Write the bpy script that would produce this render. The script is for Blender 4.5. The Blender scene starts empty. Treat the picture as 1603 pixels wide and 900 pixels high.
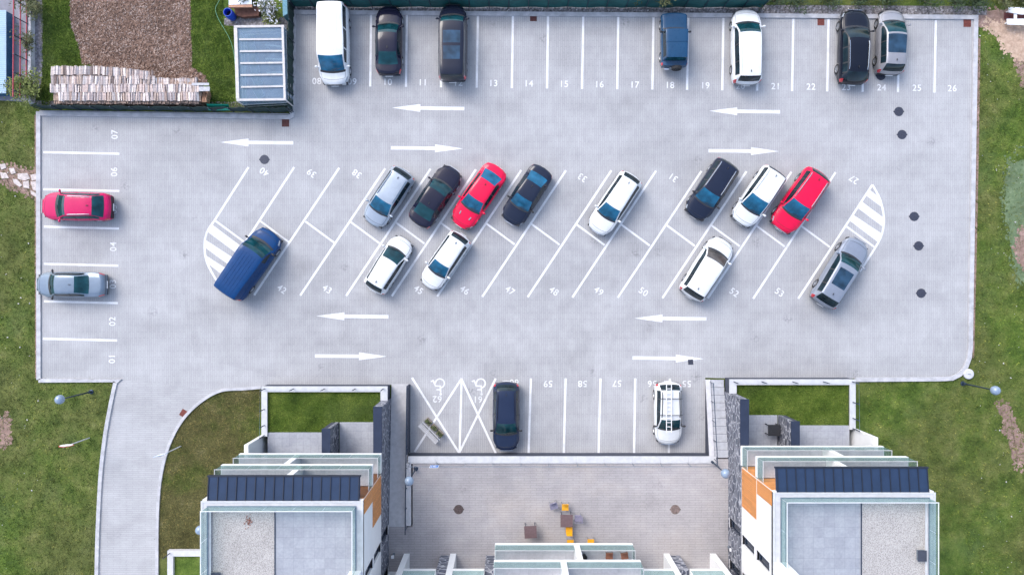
import bpy, math, random
import numpy as np
from mathutils import Vector, Matrix
random.seed(7); rng = np.random.default_rng(7)
R = math.radians
# ------------------------------------------------------------------ frame
S = 22.0; CAMH = 50.0; CX = 801.5; CY = 450.0
scene = bpy.context.scene
COL = scene.collection

def W(px, py, z=0.0):
    f = (CAMH - z) / CAMH / S
    return ((px - CX) * f, (CY - py) * f)
def WP(pts, z=0.0): return [W(p[0], p[1], z) for p in pts]

# ------------------------------------------------------------------ mesh builder
class MB:
    def __init__(s): s.v = []; s.f = []
    def add(s, vs, fs):
        n = len(s.v); s.v += [tuple(p) for p in vs]; s.f += [tuple(i + n for i in f) for f in fs]; return s
    def box(s, x0, x1, y0, y1, z0, z1):
        if x0 > x1: x0, x1 = x1, x0
        if y0 > y1: y0, y1 = y1, y0
        return s.add([(x0,y0,z0),(x1,y0,z0),(x1,y1,z0),(x0,y1,z0),(x0,y0,z1),(x1,y0,z1),(x1,y1,z1),(x0,y1,z1)],
                     [(0,3,2,1),(4,5,6,7),(0,1,5,4),(1,2,6,5),(2,3,7,6),(3,0,4,7)])
    def obox(s, c, size, rz=0.0, m=None):
        hx, hy, hz = size[0]/2, size[1]/2, size[2]/2
        M = m if m is not None else Matrix.Rotation(rz, 3, 'Z')
        c = Vector(c)
        vs = [c + M @ Vector((a*hx, b*hy, d*hz)) for d in (-1,1) for a, b in ((-1,-1),(1,-1),(1,1),(-1,1))]
        return s.add(vs, [(0,3,2,1),(4,5,6,7),(0,1,5,4),(1,2,6,5),(2,3,7,6),(3,0,4,7)])
    def prism(s, poly, z0, z1):
        a = sum(poly[i][0]*poly[(i+1)%len(poly)][1]-poly[(i+1)%len(poly)][0]*poly[i][1] for i in range(len(poly)))
        if a < 0: poly = poly[::-1]
        n = len(poly)
        vs = [(p[0],p[1],z0) for p in poly] + [(p[0],p[1],z1) for p in poly]
        fs = [tuple(range(n))[::-1], tuple(range(n, 2*n))] + [(i,(i+1)%n,n+(i+1)%n,n+i) for i in range(n)]
        return s.add(vs, fs)
    def sheet(s, poly, z):
        a = sum(poly[i][0]*poly[(i+1)%len(poly)][1]-poly[(i+1)%len(poly)][0]*poly[i][1] for i in range(len(poly)))
        if a < 0: poly = poly[::-1]
        return s.add([(p[0],p[1],z) for p in poly], [tuple(range(len(poly)))])
    def tube(s, pts, r, n=8, cap=True):
        pts = [Vector(p) for p in pts]; base = len(s.v); rs = r if isinstance(r, (list, tuple)) else [r]*len(pts)
        rings = []
        for i, p in enumerate(pts):
            d = (pts[min(i+1,len(pts)-1)] - pts[max(i-1,0)]).normalized()
            u = d.cross(Vector((0,0,1)))
            if u.length < 1e-3: u = Vector((1,0,0))
            u.normalize(); v = d.cross(u).normalized()
            rings.append([p + rs[i]*(math.cos(2*math.pi*k/n)*u + math.sin(2*math.pi*k/n)*v) for k in range(n)])
        vs = [q for rg in rings for q in rg]
        fs = []
        for i in range(len(pts)-1):
            for k in range(n):
                fs.append((i*n+k, i*n+(k+1)%n, (i+1)*n+(k+1)%n, (i+1)*n+k))
        if cap:
            fs.append(tuple(range(n))[::-1]); fs.append(tuple((len(pts)-1)*n+k for k in range(n)))
        return s.add(vs, fs)
    def lathe(s, prof, c=(0,0,0), n=24, axis='z', cap=True):
        vs = []; m = len(prof)
        for k in range(n):
            a = 2*math.pi*k/n
            for r, h in prof:
                if axis == 'z': vs.append((c[0]+r*math.cos(a), c[1]+r*math.sin(a), c[2]+h))
                else: vs.append((c[0]+r*math.cos(a), c[1]+h, c[2]+r*math.sin(a)))
        fs = []
        for k in range(n):
            k2 = (k+1) % n
            for i in range(m-1):
                f = (k*m+i, k2*m+i, k2*m+i+1, k*m+i+1)
                fs.append(f if axis == 'z' else f[::-1])
        if cap:
            fs.append(tuple(k*m for k in range(n))[::-1]); fs.append(tuple(k*m+m-1 for k in range(n)))
        return s.add(vs, fs)
    def sphere(s, c, r, n=20, m=12, sc=(1,1,1)):
        prof = [(max(1e-4, r*math.sin(math.pi*i/m)), -r*math.cos(math.pi*i/m)) for i in range(m+1)]
        b = MB().lathe(prof, (0,0,0), n, cap=False)
        return s.add([(c[0]+p[0]*sc[0], c[1]+p[1]*sc[1], c[2]+p[2]*sc[2]) for p in b.v], b.f)
    def strip(s, pts, width, z, z1=None, closed=False):
        """mitred band along a polyline: flat sheet at z, or a solid from z to z1"""
        P = [Vector((p[0],p[1])) for p in pts]; n = len(P); Lf = []; Rt = []
        for i in range(n):
            if closed: a, b, c = P[i-1], P[i], P[(i+1)%n]
            else: a, b, c = P[max(i-1,0)], P[i], P[min(i+1,n-1)]
            d1 = (b-a) if (b-a).length > 1e-9 else (c-b); d2 = (c-b) if (c-b).length > 1e-9 else (b-a)
            d1 = d1.normalized(); d2 = d2.normalized()
            t = (d1+d2).normalized(); nn = Vector((-t.y,t.x)); n1 = Vector((-d1.y,d1.x))
            k = 1/max(0.4, nn.dot(n1))
            Lf.append(b + nn*k*width/2); Rt.append(b - nn*k*width/2)
        seg = n if closed else n-1
        if z1 is None:
            vs = [(p.x,p.y,z) for p in Lf] + [(p.x,p.y,z) for p in Rt]
            return s.add(vs, [(i, n+i, n+(i+1)%n, (i+1)%n) for i in range(seg)])
        vs = [(p.x,p.y,z) for p in Lf] + [(p.x,p.y,z) for p in Rt] + [(p.x,p.y,z1) for p in Lf] + [(p.x,p.y,z1) for p in Rt]
        fs = []
        for i in range(seg):
            j = (i+1) % n
            fs += [(2*n+i, 3*n+i, 3*n+j, 2*n+j), (i, j, n+j, n+i), (i, 2*n+i, 2*n+j, j), (n+i, n+j, 3*n+j, 3*n+i)]
        if not closed:
            fs += [(0, n, 3*n, 2*n), (n-1, 3*n-1, 4*n-1, 2*n-1)]
        return s.add(vs, fs)

WORLDLOC = {}
def link(o): COL.objects.link(o); return o
def part(mb, name, mat, parent=None, local=False, smooth=False, angle=40, kind=None, label=None):
    me = bpy.data.meshes.new(name)
    vs = mb.v
    if parent is not None and not local:
        l = WORLDLOC[parent.name]; vs = [(p[0]-l[0], p[1]-l[1], p[2]-l[2]) for p in vs]
    me.from_pydata(vs, [], mb.f); me.update()
    for m in (mat if isinstance(mat, (list, tuple)) else [mat]): me.materials.append(m)
    if smooth:
        me.polygons.foreach_set('use_smooth', [True]*len(me.polygons))
        me.set_sharp_from_angle(angle=R(angle))
    o = link(bpy.data.objects.new(name, me))
    if parent is not None:
        o.parent = parent; WORLDLOC[o.name] = WORLDLOC[parent.name]
    else: WORLDLOC[o.name] = (0,0,0)
    if kind: o['kind'] = kind
    if label: o['label'] = label
    return o
def thing(name, label, cat, loc=(0,0,0), rz=0.0, group=None):
    o = link(bpy.data.objects.new(name, None)); o.empty_display_size = 0.3
    o.location = loc; o.rotation_euler = (0,0,rz); o['label'] = label; o['category'] = cat
    if group: o['group'] = group
    WORLDLOC[o.name] = tuple(loc); return o
def single(mb, name, mat, label, cat, group=None, loc=(0,0,0), smooth=False, local=False, angle=40):
    if not local: mb = mb_off(mb, loc)
    o = part(mb, name, mat, None, True, smooth, angle); o.location = loc
    o['label'] = label; o['category'] = cat
    if group: o['group'] = group
    WORLDLOC[o.name] = tuple(loc); return o
def mb_off(mb, l):
    b = MB(); b.v = [(p[0]-l[0],p[1]-l[1],p[2]-l[2]) for p in mb.v]; b.f = mb.f; return b
def dup(root, loc, rz, label=None, group=None):
    r = root.copy(); link(r); r.location = loc; r.rotation_euler = (0,0,rz)
    if label: r['label'] = label
    if group: r['group'] = group
    for ch in list(root.children):
        c = ch.copy(); link(c); c.parent = r
        for g in list(ch.children):
            d = g.copy(); link(d); d.parent = c
    WORLDLOC[r.name] = tuple(loc); return r

# ------------------------------------------------------------------ materials
MATS = {}
class NT:
    def __init__(s, name):
        s.m = bpy.data.materials.new(name); s.m.use_nodes = True; s.t = s.m.node_tree
        s.b = s.t.nodes['Principled BSDF']; s.pos = None
    def n(s, typ, **k):
        nd = s.t.nodes.new(typ)
        for a, v in k.items(): setattr(nd, a, v)
        return nd
    def l(s, a, b): s.t.links.new(a, b)
    def P(s, obj=False):
        if obj: return s.n('ShaderNodeTexCoord').outputs['Object']
        if s.pos is None: s.pos = s.n('ShaderNodeNewGeometry').outputs['Position']
        return s.pos
    def map(s, rot=0, scale=(1,1,1), obj=False, loc=(0,0,0), rot3=None):
        mp = s.n('ShaderNodeMapping'); s.l(s.P(obj), mp.inputs[0])
        mp.inputs['Rotation'].default_value = rot3 or (0,0,rot); mp.inputs['Scale'].default_value = scale; mp.inputs['Location'].default_value = loc
        return mp.outputs[0]
    def noise(s, scale, detail=4, rough=.55, vec=None, obj=False):
        nd = s.n('ShaderNodeTexNoise'); nd.inputs['Scale'].default_value = scale; nd.inputs['Detail'].default_value = detail
        nd.inputs['Roughness'].default_value = rough; s.l(vec if vec is not None else s.P(obj), nd.inputs['Vector']); return nd.outputs['Fac']
    def ramp(s, fac, stops, interp='LINEAR'):
        r = s.n('ShaderNodeValToRGB'); r.color_ramp.interpolation = interp; e = r.color_ramp.elements
        while len(e) < len(stops): e.new(0.5)
        for i, (p, c) in enumerate(stops):
            e[i].position = p; c = c if isinstance(c, (tuple, list)) else (c,c,c); e[i].color = (c[0],c[1],c[2],1)
        s.l(fac, r.inputs[0]); return r.outputs[0]
    def mix(s, a, b, fac, mode='MIX'):
        nd = s.n('ShaderNodeMix', data_type='RGBA', blend_type=mode)
        for v, i in ((fac, nd.inputs[0]), (a, nd.inputs[6]), (b, nd.inputs[7])):
            if hasattr(v, 'links') or hasattr(v, 'is_linked'): s.l(v, i)
            elif isinstance(v, (tuple, list)): i.default_value = (v[0],v[1],v[2],1)
            else: i.default_value = v if not isinstance(v, tuple) else v
        return nd.outputs[2]
    def math(s, op, a, b=0.0):
        nd = s.n('ShaderNodeMath', operation=op)
        for v, i in ((a, nd.inputs[0]), (b, nd.inputs[1])):
            if hasattr(v, 'is_linked'): s.l(v, i)
            else: i.default_value = v
        return nd.outputs[0]
    def bump(s, h, strength=.3, dist=.02):
        nd = s.n('ShaderNodeBump'); nd.inputs['Strength'].default_value = strength; nd.inputs['Distance'].default_value = dist
        s.l(h, nd.inputs['Height']); s.l(nd.outputs[0], s.b.inputs['Normal'])
    def col(s, c): s.l(c, s.b.inputs['Base Color'])
    def rough(s, v): s.b.inputs['Roughness'].default_value = v
def plain(name, c, rough=.6, metal=0.0, coat=0.0, var=.18, scale=6.0, bump=0.0, obj=False, spec=.5):
    if name in MATS: return MATS[name]
    t = NT(name)
    f = t.noise(scale, 5, .6, obj=obj)
    lo = tuple(x*(1-var) for x in c); hi = tuple(min(1,x*(1+var)) for x in c)
    t.col(t.ramp(f, [(.3, lo), (.7, hi)]))
    t.rough(rough); t.b.inputs['Metallic'].default_value = metal; t.b.inputs['Coat Weight'].default_value = coat
    t.b.inputs['Coat Roughness'].default_value = .04; t.b.inputs['Specular IOR Level'].default_value = spec
    if bump: t.bump(t.noise(scale*4, 5), bump, .02)
    MATS[name] = t.m; return t.m

def paver(name, lo, hi, rot, row=.15, brick=.9, joint=.84, mortar=.022, warm=None):
    t = NT(name)
    br = t.n('ShaderNodeTexBrick'); t.l(t.map(rot), br.inputs['Vector'])
    br.inputs['Scale'].default_value = 1.0; br.inputs['Brick Width'].default_value = brick; br.inputs['Row Height'].default_value = row
    br.inputs['Mortar Size'].default_value = mortar; br.inputs['Mortar Smooth'].default_value = .3; br.offset = .5; br.inputs['Bias'].default_value = 0
    br.inputs['Color1'].default_value = (.965,.965,.965,1); br.inputs['Color2'].default_value = (1.035,1.035,1.03,1); br.inputs['Mortar'].default_value = (joint,joint,joint,1)
    big = t.noise(.11, 6, .62); mid = t.noise(.9, 5, .6); fine = t.noise(16, 4, .7)
    c = t.ramp(big, [(.32, lo), (.68, hi)])
    if warm: c = t.mix(c, warm, t.ramp(t.noise(.22, 4, .6), [(.5, 0.0), (.72, .55)]))
    c = t.mix(c, t.ramp(mid, [(.3, .90), (.7, 1.06)]), 1.0, 'MULTIPLY')
    c = t.mix(c, t.ramp(fine, [(.25, .84), (.75, 1.12)]), 1.0, 'MULTIPLY')
    c = t.mix(c, br.outputs['Color'], 1.0, 'MULTIPLY')
    pt = t.n('ShaderNodeTexVoronoi'); pt.inputs['Scale'].default_value = .10; t.l(t.P(), pt.inputs['Vector'])
    c = t.mix(c, t.ramp(pt.outputs['Color'], [(0, .955), (.5, 1.0), (1, 1.04)]), 1.0, 'MULTIPLY')
    c = t.mix(c, t.ramp(t.noise(.42, 3, .5, vec=t.map(rot, scale=(.35,1,1))), [(.30, .90), (.5, 1.0), (.72, 1.05)]), 1.0, 'MULTIPLY')
    # worn streaks and old oil drips
    sp = t.n('ShaderNodeTexVoronoi'); sp.inputs['Scale'].default_value = .33; t.l(t.P(), sp.inputs['Vector'])
    c = t.mix(c, (.60,.60,.61), t.math('MULTIPLY', t.ramp(sp.outputs['Distance'], [(.05, .8), (.15, 0.0)]), t.ramp(t.noise(5, 3), [(.45, 0.0), (.6, 1.0)])), 'MULTIPLY')
    t.col(c); t.rough(.85); t.bump(t.math('ADD', br.outputs['Fac'], t.math('MULTIPLY', fine, -.6)), -.25, .01)
    return t.m

M_LOT = paver('lot_pavers', (.345,.345,.357), (.41,.41,.422), R(90))
M_DRIVE = paver('drive_pavers', (.355,.355,.367), (.415,.415,.427), 0)
M_PLAZA = paver('plaza_pavers', (.325,.31,.32), (.39,.372,.38), 0, row=.17, brick=.85, joint=.82, warm=(.39,.345,.315))
def road_paint():
    t = NT('road_paint')
    f = t.noise(22, 5, .7); g = t.noise(1.5, 4)
    c = t.ramp(f, [(.26, (.42,.42,.45)), (.44, (.70,.705,.72)), (.75, (.80,.805,.815))])
    t.col(t.mix(c, t.ramp(g, [(.3, .80), (.6, 1.0)]), 1.0, 'MULTIPLY')); t.rough(.7); return t.m
M_PAINT = road_paint()
M_KERB = plain('kerb_concrete', (.42,.42,.44), .85, var=.22, scale=2.2, bump=.2)
M_CONC = plain('pale_concrete', (.50,.50,.52), .8, var=.10, scale=3, bump=.1)
M_RAMP = plain('ramp_concrete', (.43,.43,.445), .85, var=.12, scale=3.5, bump=.15)
M_DARKWALL = plain('slate_render', (.045,.052,.075), .9, var=.2, scale=3, bump=.1)
M_SLATE = plain('slate_coping', (.026,.036,.066), .7, var=.12, scale=2, spec=.2)
M_COPE = plain('cast_coping', (.50,.51,.53), .8, var=.10, scale=2.5, bump=.1)
M_WHITE = plain('white_render', (.70,.71,.725), .75, var=.035, scale=1.2, bump=.06)
M_METALDK = plain('dark_metal', (.035,.055,.09), .4, .6, var=.2)
M_STEEL = plain('galvanised_steel', (.25,.30,.36), .45, .8, var=.15)
M_STEP = plain('step_concrete', (.42,.43,.46), .85, var=.15, scale=4, bump=.15)
M_BLACK = plain('black_plastic', (.02,.021,.025), .5, var=.2)
M_RUBBER = plain('tyre_rubber', (.018,.018,.02), .8, var=.2)
M_RIM = plain('alloy_rim', (.55,.56,.58), .3, .9, var=.08)
M_CHROME = plain('chrome', (.75,.77,.80), .15, 1.0, var=.03)
M_RED_LT = plain('tail_light_red', (.45,.01,.02), .15, coat=1, var=.1)
M_HEADLT = plain('headlight_glass', (.36,.40,.45), .08, coat=1, var=.15, scale=20)
M_PLATE = plain('number_plate', (.75,.76,.78), .4, var=.05)
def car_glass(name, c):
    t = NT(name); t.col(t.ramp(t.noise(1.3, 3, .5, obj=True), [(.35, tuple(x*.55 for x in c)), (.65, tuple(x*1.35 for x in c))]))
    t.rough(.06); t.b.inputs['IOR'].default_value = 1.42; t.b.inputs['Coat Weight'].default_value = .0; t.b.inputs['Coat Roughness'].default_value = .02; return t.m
M_GLASS = car_glass('windscreen_glass', (.012,.105,.20))  # bluish tint, brightened to hold the sky's reflection in the base colour
M_GLASSDK = car_glass('tinted_glass', (.010,.022,.030))
M_GLASSTL = car_glass('teal_glass', (.006,.045,.058))
M_ROOFGL = car_glass('panorama_glass', (.02,.05,.09))

def stone_mat():
    t = NT('rough_stone_cladding')
    v = t.n('ShaderNodeTexVoronoi', feature='DISTANCE_TO_EDGE'); v2 = t.n('ShaderNodeTexVoronoi')
    mp = t.map(scale=(1.9,1.9,3.2)); wob = t.n('ShaderNodeTexNoise'); wob.inputs['Scale'].default_value = 2.2
    t.l(t.P(), wob.inputs['Vector'])
    add = t.n('ShaderNodeMix', data_type='VECTOR'); add.inputs[0].default_value = .25; t.l(mp, add.inputs[4]); t.l(wob.outputs['Color'], add.inputs[5])
    for q in (v, v2): t.l(add.outputs[1], q.inputs['Vector']); q.inputs['Scale'].default_value = 1.35
    c = t.ramp(v2.outputs['Color'], [(0, (.035,.042,.062)), (.35, (.075,.085,.12)), (.7, (.125,.135,.17)), (1, (.26,.27,.31))])
    c = t.mix(c, t.ramp(t.noise(9, 5, .7), [(.3, .55), (.7, 1.5)]), 1.0, 'MULTIPLY')
    c = t.mix((.40,.41,.46), c, t.ramp(v.outputs['Distance'], [(.025, 0.0), (.085, 1.0)]))
    t.col(c); t.rough(.85); t.bump(t.math('ADD', t.ramp(v.outputs['Distance'], [(0, 0.0), (.15, 1.0)]), t.noise(12, 5)), .8, .06); return t.m
M_STONE = stone_mat()
def wood_mat(name, c, along=0, plank=.14):
    t = NT(name)
    br = t.n('ShaderNodeTexBrick'); t.l(t.map(rot3=(0, R(90), 0) if along == 1 else (R(90),0,0), obj=False), br.inputs['Vector'])
    br.inputs['Scale'].default_value = 1; br.inputs['Brick Width'].default_value = 3.0; br.inputs['Row Height'].default_value = plank; br.inputs['Mortar Size'].default_value = .008
    br.inputs['Color1'].default_value = (.86,.86,.86,1); br.inputs['Color2'].default_value = (1.12,1.1,1.05,1); br.inputs['Mortar'].default_value = (.3,.25,.2,1)
    g = t.noise(3, 6, .65, vec=t.map(scale=(1,6,1)))
    cc = t.ramp(g, [(.3, tuple(x*.72 for x in c)), (.7, tuple(x*1.2 for x in c))])
    t.col(t.mix(cc, br.outputs['Color'], 1.0, 'MULTIPLY')); t.rough(.55); return t.m
M_WOOD = wood_mat('oiled_timber', (.62,.255,.075), 1)
def tile_mat(name, lo, hi, size, joint=.75):
    t = NT(name)
    br = t.n('ShaderNodeTexBrick'); t.l(t.map(), br.inputs['Vector']); br.offset = 0.0
    br.inputs['Scale'].default_value = 1; br.inputs['Brick Width'].default_value = size; br.inputs['Row Height'].default_value = size; br.inputs['Mortar Size'].default_value = .008
    br.inputs['Color1'].default_value = (.94,.94,.945,1); br.inputs['Color2'].default_value = (1.05,1.05,1.045,1); br.inputs['Mortar'].default_value = (joint,)*3+(1,)
    c = t.ramp(t.noise(.8, 6, .65), [(.3, lo), (.7, hi)])
    c = t.mix(c, t.ramp(t.noise(7, 5, .7), [(.3, .88), (.7, 1.1)]), 1.0, 'MULTIPLY')
    t.col(t.mix(c, br.outputs['Color'], 1.0, 'MULTIPLY')); t.rough(.7); return t.m
M_TILE = tile_mat('roof_slabs', (.27,.285,.32), (.34,.355,.385), .6)
M_TERR = tile_mat('terrace_slabs', (.29,.305,.35), (.38,.395,.435), .5)
M_BALC = tile_mat('balcony_slabs', (.42,.41,.45), (.50,.49,.52), .5, .85)
def gravel_mat(name, stops, sc):
    t = NT(name); v = t.n('ShaderNodeTexVoronoi'); v.inputs['Scale'].default_value = sc; t.l(t.P(), v.inputs['Vector'])
    c = t.ramp(v.outputs['Color'], stops); c = t.mix(c, t.ramp(v.outputs['Distance'], [(.3, 1.0), (.75, .55)]), 1.0, 'MULTIPLY')
    t.col(t.mix(c, t.ramp(t.noise(.8, 5), [(.3, .9), (.7, 1.08)]), 1.0, 'MULTIPLY')); t.rough(.9); t.bump(v.outputs['Distance'], -.6, .03); return t.m
M_GRAVEL = gravel_mat('roof_gravel', [(0, (.34,.32,.305)), (.4, (.46,.435,.415)), (.75, (.53,.505,.48)), (1, (.46,.415,.38))], 22)
M_VERGE = gravel_mat('verge_gravel', [(0, (.05,.045,.04)), (.35, (.20,.185,.185)), (.7, (.33,.31,.32)), (1, (.13,.10,.08))], 8)
M_GREYPATH = gravel_mat('grey_grit', [(0, (.17,.16,.18)), (.5, (.26,.25,.28)), (1, (.36,.35,.37))], 8)

def grass_cols(t, dry):
    """turf colour: green and dry patches that belong to the lawn itself"""
    a = t.noise(.13, 5, .6); b = t.noise(.75, 6, .68); f = t.noise(11, 5, .8); a2 = t.noise(.31, 4, .6, vec=t.map(loc=(13,7,0)))
    g = t.ramp(b, [(.28, (.030,.056,.010)), (.48, (.074,.120,.019)), (.70, (.140,.188,.038))])
    g = t.mix(g, (.095,.135,.045), t.ramp(a2, [(.52, 0.0), (.72, .6)]))
    br = t.ramp(b, [(.28, (.070,.060,.024)), (.6, (.125,.108,.048)), (.75, (.19,.16,.095))])
    k = t.ramp(t.math('ADD', t.math('MULTIPLY', a, .75), t.math('MULTIPLY', b, .35)), [(.50-dry*.20, 0.0), (.68-dry*.20, min(1.0, .25+dry*.75))])
    c = t.mix(g, br, k)
    return t.mix(c, t.ramp(f, [(.25, .45), (.75, 1.6)]), 1.0, 'MULTIPLY')
def grass_mat(name, dry, blades=False):
    t = NT(name); c = grass_cols(t, dry)
    if blades:
        at = t.n('ShaderNodeAttribute', attribute_name='tone'); c = t.mix(c, at.outputs['Color'], 1.0, 'MULTIPLY')
    t.col(c); t.rough(.9); t.b.inputs['Specular IOR Level'].default_value = .2
    if not blades: t.bump(t.noise(9, 6, .7), .9, .08)
    return t.m
M_GRASS = grass_mat('meadow_turf', .30); M_GRASSB = grass_mat('meadow_blades', .30, True)
M_LAWN = grass_mat('dry_lawn_turf', .80); M_LAWNB = grass_mat('dry_lawn_blades', .80, True)
M_GARD = grass_mat('lush_lawn_turf', -.30); M_GARDB = grass_mat('lush_lawn_blades', -.30, True)
def soil_mat(name, lo, hi, straw, sc=5):
    t = NT(name); b = t.noise(sc, 8, .75); a = t.noise(.5, 4)
    c = t.ramp(b, [(.3, lo), (.55, hi), (.68, straw)])
    t.col(t.mix(c, t.ramp(a, [(.3, .8), (.7, 1.15)]), 1.0, 'MULTIPLY')); t.rough(.95); t.bump(b, 1.0, .08); return t.m
M_SOIL = soil_mat('dug_soil', (.085,.047,.033), (.20,.126,.094), (.45,.33,.275), 4.5)
M_SAND = soil_mat('bare_sand', (.30,.20,.14), (.50,.36,.27), (.60,.46,.36), 3)
M_PINK = soil_mat('pink_earth', (.16,.10,.075), (.30,.20,.165), (.42,.30,.26), 3)
M_MOSS = soil_mat('pale_moss', (.075,.12,.055), (.125,.175,.09), (.20,.25,.15), 3)

def pane_mat(name, c, alpha, rough=.12):
    t = NT(name); tr = t.n('ShaderNodeBsdfTransparent'); mx = t.n('ShaderNodeMixShader'); out = t.t.nodes['Material Output']
    tr.inputs[0].default_value = (.86,.93,.92,1)
    f = t.noise(2.0, 4); t.l(t.ramp(f, [(.3, alpha*.85), (.7, min(1,alpha*1.15))]), mx.inputs[0])
    t.b.inputs['Base Color'].default_value = (*c, 1); t.rough(rough)
    t.l(tr.outputs[0], mx.inputs[1]); t.l(t.b.outputs[0], mx.inputs[2]); t.l(mx.outputs[0], out.inputs['Surface']); return t.m
M_BALGLASS = pane_mat('balustrade_glass', (.28,.39,.39), .28)
M_GHGLASS = pane_mat('greenhouse_pane', (.24,.34,.48), .40, .2)
M_WINDOW = car_glass('window_glass', (.010,.022,.045))

# ------------------------------------------------------------------ world, sun, camera
world = bpy.data.worlds.new('World'); scene.world = world; world.use_nodes = True
wt = world.node_tree; sky = wt.nodes.new('ShaderNodeTexSky'); sky.sky_type = 'NISHITA'; sky.sun_disc = False
AZ, EL = 318.0, 45.0
sky.sun_elevation = R(EL); sky.sun_rotation = R(AZ); sky.dust_density = 2.5; sky.air_density = 1.0; sky.ozone_density = 1.3
bg = wt.nodes['Background']; bg.inputs['Strength'].default_value = .15
hs = wt.nodes.new('ShaderNodeHueSaturation'); hs.inputs['Saturation'].default_value = .84   # thin cloud greys the sky
wt.links.new(sky.outputs[0], hs.inputs['Color']); wt.links.new(hs.outputs[0], bg.inputs['Color'])
sl = bpy.data.lights.new('sun', 'SUN'); sl.energy = 0.58; sl.angle = R(30); sl.color = (1.0, .98, .955)
so = link(bpy.data.objects.new('sun', sl)); so.location = (0,-20,60)
so.rotation_euler = Vector((math.sin(R(AZ))*math.cos(R(EL)), math.cos(R(AZ))*math.cos(R(EL)), math.sin(R(EL)))).to_track_quat('Z','Y').to_euler()
cam = bpy.data.cameras.new('camera'); co = link(bpy.data.objects.new('camera', cam)); co.location = (0,0,CAMH); co.rotation_euler = (0,0,0)
cam.sensor_width = 36; cam.lens = 36*CAMH/(1603/S); cam.clip_end = 2000; cam.clip_start = .5
scene.camera = co
scene.view_settings.view_transform = 'Standard'; scene.view_settings.look = 'None'; scene.view_settings.exposure = 1.34; scene.view_settings.gamma = 1
scene.render.engine = 'CYCLES'

# ------------------------------------------------------------------ ground
def structure(mb, name, mat, **k): return part(mb, name, mat, None, True, kind='structure', **k)
structure(MB().sheet([(-900,-900),(900,-900),(900,900),(-900,900)], -.03), 'ground', M_GRASS)

def arc(cx, cy, r, a0, a1, n=10):
    return [(cx+r*math.cos(R(a0+(a1-a0)*i/n)), cy+r*math.sin(R(a0+(a1-a0)*i/n))) for i in range(n+1)]
def bez(p0, p1, p2, p3, n=14):
    o = []
    for i in range(n+1):
        t = i/n; q = 1-t
        o.append(tuple(q**3*a+3*q*q*t*b+3*q*t*t*c+t**3*d for a,b,c,d in zip(p0,p1,p2,p3)))
    return o
def bezpts(P, n=6):
    """smooth curve through points (Catmull-Rom)"""
    o = []
    for i in range(len(P)-1):
        a = P[max(i-1,0)]; b = P[i]; c = P[i+1]; d = P[min(i+2,len(P)-1)]
        for k in range(n):
            t = k/n
            o.append(tuple(.5*((2*b[j])+(-a[j]+c[j])*t+(2*a[j]-5*b[j]+4*c[j]-d[j])*t*t+(-a[j]+3*b[j]-3*c[j]+d[j])*t**3) for j in range(2)))
    o.append(tuple(P[-1])); return o
drive_left = bezpts([(184,593),(176,630),(167,680),(160,740),(156,810),(154,870),(153,960),(153,1100)], 5)
drive_right = bezpts([(245,1100),(245,960),(245,868),(246,800),(251,745),(264,695),(286,655),(315,627),(345,611),(378,608.5)], 5)
corner = [(1517,540),(1515,558),(1509,574),(1500,584),(1488,590),(1470,591)]
lot_px = [(62,181),(452,186),(459,180),(464,23),(1524,31)] + corner + [(1338,592),(1142,592),(1104,591),(1104,711),(641,711),(641,602),(607,602),(410,606.5)] + [(378,608.5),(345,611)] + [(184,611)] + [(184,593),(63,593)]
# the car park: one sheet, with the drive a second sheet that joins it
lot_px = [(62,181),(456,186),(464,23),(1524,31)] + corner + [(1338,592),(1142,592),(1104,591),(1104,712),(641,712),(641,602),(607,602),(409,607),(345,611),(184,593),(63,593)]
LOT = structure(MB().sheet(WP(lot_px), 0.0), 'car_park', M_LOT)
dl = drive_left; dr = drive_right
drive_poly = dl + dr[:-1] + [(345,611)]
structure(MB().sheet(WP(drive_poly), -.004), 'driveway', M_DRIVE)

# kerbs (real steps)
def kerb(pts, w=.24, h=.10, name='kerb'): structure(MB().strip(WP(pts), w, -.2, h), name, M_KERB)
kerb([(61.5,594),(61,178.5),(453,184),(458,181),(461,20),(1527,28),(1519,500)] + [(p[0]+1.5,p[1]+2) for p in corner] + [(1338,594)], .30)
kerb([(61.5,595.5),(184.5,595.5)] + [(p[0]-1.5,p[1]) for p in dl[1:]], .26)
kerb([(p[0]+1.5,p[1]) for p in dr] + [(409,606)], .20)
# second, flush concrete haunch behind the top kerb
structure(MB().strip(WP([(454.5,178),(456.5,17.5),(700,19)]), .10, -.1, .03), 'kerb_haunch', M_KERB)
structure(MB().strip(WP([(62,174),(452,179)]), .08, -.1, .035), 'kerb_haunch', M_KERB)
# verges of dirt and grit
structure(MB().sheet(WP([(458,4),(1545,10),(1545,24),(458,19)]), -.018), 'verge', M_VERGE)
structure(MB().sheet(WP([(58,166),(456,170),(458,2),(446,2),(444,160),(56,158)][::-1]), -.016), 'verge', M_VERGE)

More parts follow.
